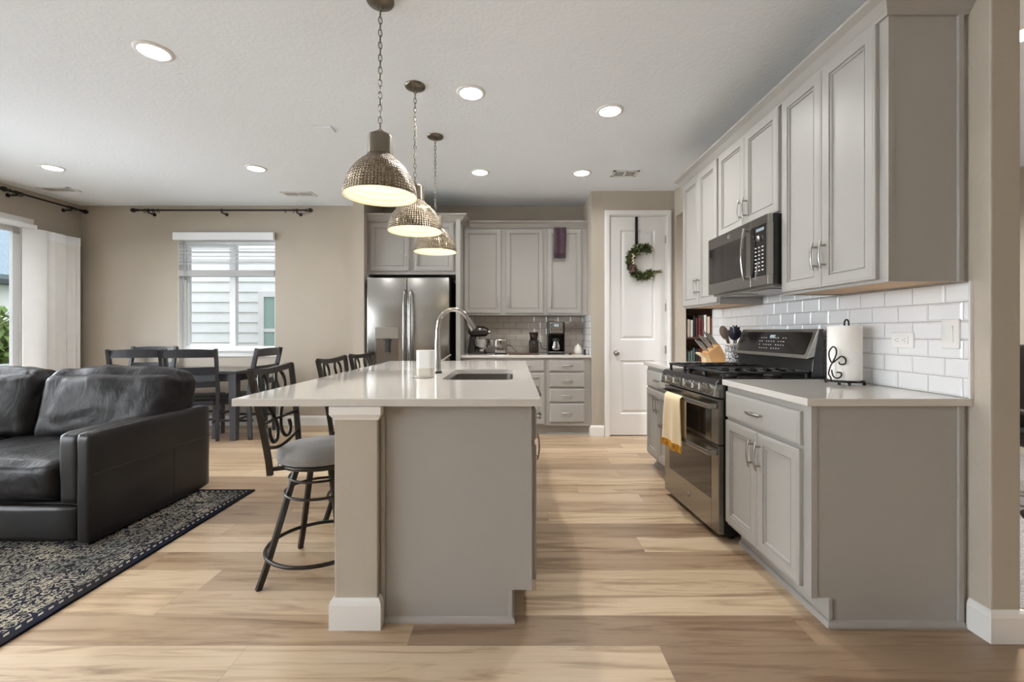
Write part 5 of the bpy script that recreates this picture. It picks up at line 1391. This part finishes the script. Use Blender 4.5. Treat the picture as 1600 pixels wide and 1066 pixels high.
fp = MB().box(cxm-.078, cxm+.078, Yb-.104, Yb-.099, CT+.250, CT+.372, bev=.002).build('front_plate', M['nickel'], cm)
MB().box(cxm-.030, cxm+.030, Yb-.1065, Yb-.1035, CT+.325, CT+.358).build('display', M['screen'], fp)
mb = MB(); mb.box(cxm-.036, cxm+.036, Yb-.1055, Yb-.1035, CT+.319, CT+.364); 
for k_ in range(4): mb.tube([(cxm-.054+k_*.036, Yb-.104, CT+.292), (cxm-.054+k_*.036, Yb-.107, CT+.292)], .006, 10)
mb.build('buttons', M['blackmat'], fp)
mb = MB(); mb.lathe([(0, CT+.034), (.056, CT+.034), (.068, CT+.060), (.066, CT+.10), (.046, CT+.15), (.044, CT+.165)], (cxm, Yb-.03, 0), 28); mb.build('carafe', M['chrome'], cm)
mb = MB(); mb.lathe([(0, CT+.19), (.042, CT+.188), (.048, CT+.165), (.046, CT+.150)], (cxm, Yb-.03, 0), 28); mb.build('carafe_lid', M['blackmat'], cm)
mb = MB(); mb.tube(bez([(cxm, Yb-.075, CT+.165), (cxm, Yb-.125, CT+.155), (cxm, Yb-.13, CT+.10), (cxm, Yb-.095, CT+.065)], 5), .007, 8); mb.build('carafe_handle', M['blackmat'], cm)
ty = 5.20
tr = thing('wooden_tray', 'low dark wooden tray in front of the coffee grinder', 'tray', (bx(818, ty), ty, CT))
MB().box(bx(795, ty), bx(842, ty), ty-.05, ty+.09, CT, CT+.008, bev=.002).build('board', M['brown'], tr)
mb = MB(); winr = (bx(795, ty), bx(842, ty)); mb.box(winr[0], winr[1], ty-.055, ty-.047, CT, CT+.018, bev=.002); mb.build('rim', M['brown'], tr)
sj = thing('sugar_jar', 'small white lidded sugar jar right of the coffee maker', 'jar', (bx(903, Yb), Yb, CT)); X0 = bx(903, Yb)
mb = MB(); mb.lathe([(0, CT), (.036, CT), (.046, CT+.018), (.048, CT+.05), (.038, CT+.078), (.030, CT+.084), (0, CT+.084)], (X0, Yb, 0), 28); mb.build('pot', M['ceramic'], sj, recalc=True)
mb = MB(); mb.lathe([(0, CT+.084), (.040, CT+.084), (.036, CT+.092), (.014, CT+.104), (.008, CT+.108), (.011, CT+.118), (0, CT+.122)], (X0, Yb, 0), 28); mb.build('lid', M['ceramic'], sj, recalc=True)
mb = MB(); mb.lathe([(0, CT), (.018, CT), (.022, CT+.012), (.014, CT+.020), (0, CT+.016)], (bx(891, Yb-.1), Yb-.1, 0), 16); mb.build('trinket_dish', M['brown'], label='tiny brown dish between the coffee maker and the sugar jar', cat='dish', recalc=True)
MB().box(bx(912.2, Yb-.22), bx(915.0, Yb-.22), Yb-.24, Yb-.20, CT, CT+.062, bev=.004).build('pepper_shaker', M['blackmat'], label='small black shaker against the tiled side wall', cat='shaker')
mb = MB(); mb.tube(bez([(bx(790, Yb), Yb+.02, CT+.10), (bx(797, Yb), Yb+.08, CT+.10), (bx(803, Yb), Yb+.10, CT+.05), (bx(808, Yb), Yb+.10, CT+.01), (bx(806, Yb), Yb+.05, CT+.005)], 8), .0035, 6); mb.build('power_cord', M['blackmat'], label='black power cord trailing behind the toaster', cat='cord')
mb = MB(); mb.tube(bez([(bx(838, Yb), Yb+.07, CT+.11), (bx(845, Yb), Yb+.16, CT+.13), (bx(847, Yb), Yb+.18, CT+.07), (bx(852, Yb), Yb+.16, CT+.05), (bx(858, Yb), Yb+.14, CT+.05)], 8), .0045, 6); mb.build('power_cord', M['blackmat'], label='black power cord between coffee grinder and coffee maker', cat='cord')

# ------------------------------------------------------------------ study seen through the opening: bookcase with books, office chair
bc = thing('bookcase', 'dark bookcase in the room past the kitchen opening', 'bookcase', (2.35, 5.45, 0))
BX0, BX1, BY0, BY1 = 2.02, 2.95, 5.28, 5.56
mb = MB(); mb.box(BX0, BX0+.02, BY0, BY1, 0, 1.95); mb.box(BX1-.02, BX1, BY0, BY1, 0, 1.95); mb.box(BX0, BX1, BY1-.01, BY1, 0, 1.95); mb.build('carcass', M['brown'], bc)
SHZ = (.06, .40, .715, 1.10, 1.475, 1.93)
for z in SHZ: MB().box(BX0+.02, BX1-.02, BY0, BY1-.01, z, z+.02).build('shelf', M['brown'], bc)
cols = [('dark red', srgb(98, 34, 36)), ('black', srgb(28, 26, 28)), ('cream', srgb(190, 178, 160)), ('teal green', srgb(74, 104, 98)), ('maroon', srgb(78, 30, 40)), ('brown', srgb(92, 56, 36)), ('grey', srgb(130, 128, 128)), ('orange red', srgb(150, 66, 48)), ('navy', srgb(34, 38, 62)), ('white', srgb(206, 204, 202))]
bm_ = [mat('book_'+c.replace(' ', '_'), v, .6, var=(10, .1)) for c, v in cols]; page = mat('book_pages', srgb(214, 206, 190), .9)
rb = random.Random(12)
def book(x, y, z, w_, d, h, k, label, grp, flat=False):
    t_ = thing('book', label, 'book', (x, y, z), group=grp)
    if not flat:
        mb = MB(); mb.box(x, x+.003, y, y+d, z, z+h); mb.box(x+w_-.003, x+w_, y, y+d, z, z+h); mb.box(x, x+w_, y, y+.003, z, z+h); mb.build('cover', bm_[k], t_)
        MB().box(x+.003, x+w_-.003, y+.004, y+d-.004, z+.003, z+h-.004).build('pages', page, t_)
    else:
        mb = MB(); mb.box(x, x+d, y, y+.16, z, z+.003); mb.box(x, x+d, y, y+.16, z+w_-.003, z+w_); mb.box(x, x+d, y, y+.003, z, z+w_); mb.build('cover', bm_[k], t_)
        MB().box(x+.003, x+d-.003, y+.004, y+.156, z+.003, z+w_-.003).build('pages', page, t_)
names = {.715: 'lower', 1.10: 'middle'}
seq = {.715: [1, 3, 6, 3, 1, 4, 7, 7, 4, 9, 0, 1, 8, 3, 5, 2], 1.10: [1, 2, 9, 1, 4, 0, 0, 9, 2, 0, 5, 5, 1, 8, 4, 0]}
for z, ks in seq.items():
    x = BX0+.024
    for i, k in enumerate(ks):
        w_ = rb.uniform(.022, .040); h = rb.uniform(.20, .265)
        if x+w_ > BX1-.03: break
        where = 'left end' if i < 4 else ('middle' if i < 9 else 'right part')
        book(x, BY0+.015, z+.021, w_, .17, h, k, f'{cols[k][0]} book standing at the {where} of the {names[z]} visible bookcase shelf', 'books standing in the bookcase'); x += w_+.002
for i, (k, w_, d) in enumerate(((4, .03, .24), (9, .022, .27), (1, .03, .25))):
    book(BX0+.12, BY0+.02, 1.10+.021+.27+sum((.03, .022, .03)[:i]), w_, d, 0, k, f'{cols[k][0]} book lying flat on top of the middle shelf row', 'books lying flat in the bookcase', True) if False else None
for i, (k, w_, d) in enumerate(((2, .035, .26), (1, .03, .27), (5, .028, .24))):
    book(BX0+.05, BY0+.02, 1.475+.021+sum((.035, .03, .028)[:i]), w_, d, 0, k, f'{cols[k][0]} book lying flat on the top visible bookcase shelf', 'books lying flat in the bookcase', True)
oc = thing('office_chair', 'black office chair just visible in the study at the right edge', 'office chair', (3.62, 2.8, .004))
ox, oy = 3.52, 2.8
bmq = cushion(.50, .50, .09, nx=10, puff=.015, rad=.035, wr=.003); MB().from_bm(bmq, smooth=True, mtx=Matrix.Translation((ox, oy, .44))).build('seat', M['blackmat'], oc)
bmq = cushion(.48, .09, .56, nx=10, puff=.015, rad=.035, wr=.003, seed=4); MB().from_bm(bmq, smooth=True, mtx=Matrix.Translation((ox, oy+.24, .52))).build('backrest', M['blackmat'], oc)
for s in (-1, 1):
    mb = MB(); mb.tube(bez([(ox+s*.22, oy-.1, .46), (ox+s*.29, oy-.1, .50), (ox+s*.29, oy-.08, .66)], 4), .016, 8); mb.box(ox+s*.29-.035, ox+s*.29+.035, oy-.16, oy+.12, .66, .69, bev=.012); mb.build('armrest', M['blackmat'], oc)
mb = MB(); mb.cyl((ox, oy, .10), (ox, oy, .45), .028); mb.build('gas_lift', M['chrome'], oc)
for k in range(5):
    g = PI+k*2*PI/5; mb = MB(); mb.tube([(ox, oy, .12), (ox+.28*math.cos(g), oy+.28*math.sin(g), .075)], [.03, .018], 8); mb.build('base_arm', M['chrome'], oc)
    mb = MB(); mb.lathe([(0, -.02), (.028, -.02), (.03, 0), (.028, .02), (0, .02)], (ox+.28*math.cos(g), oy+.28*math.sin(g), .035), 14, axis='X'); mb.build('caster', M['blackmat'], oc)
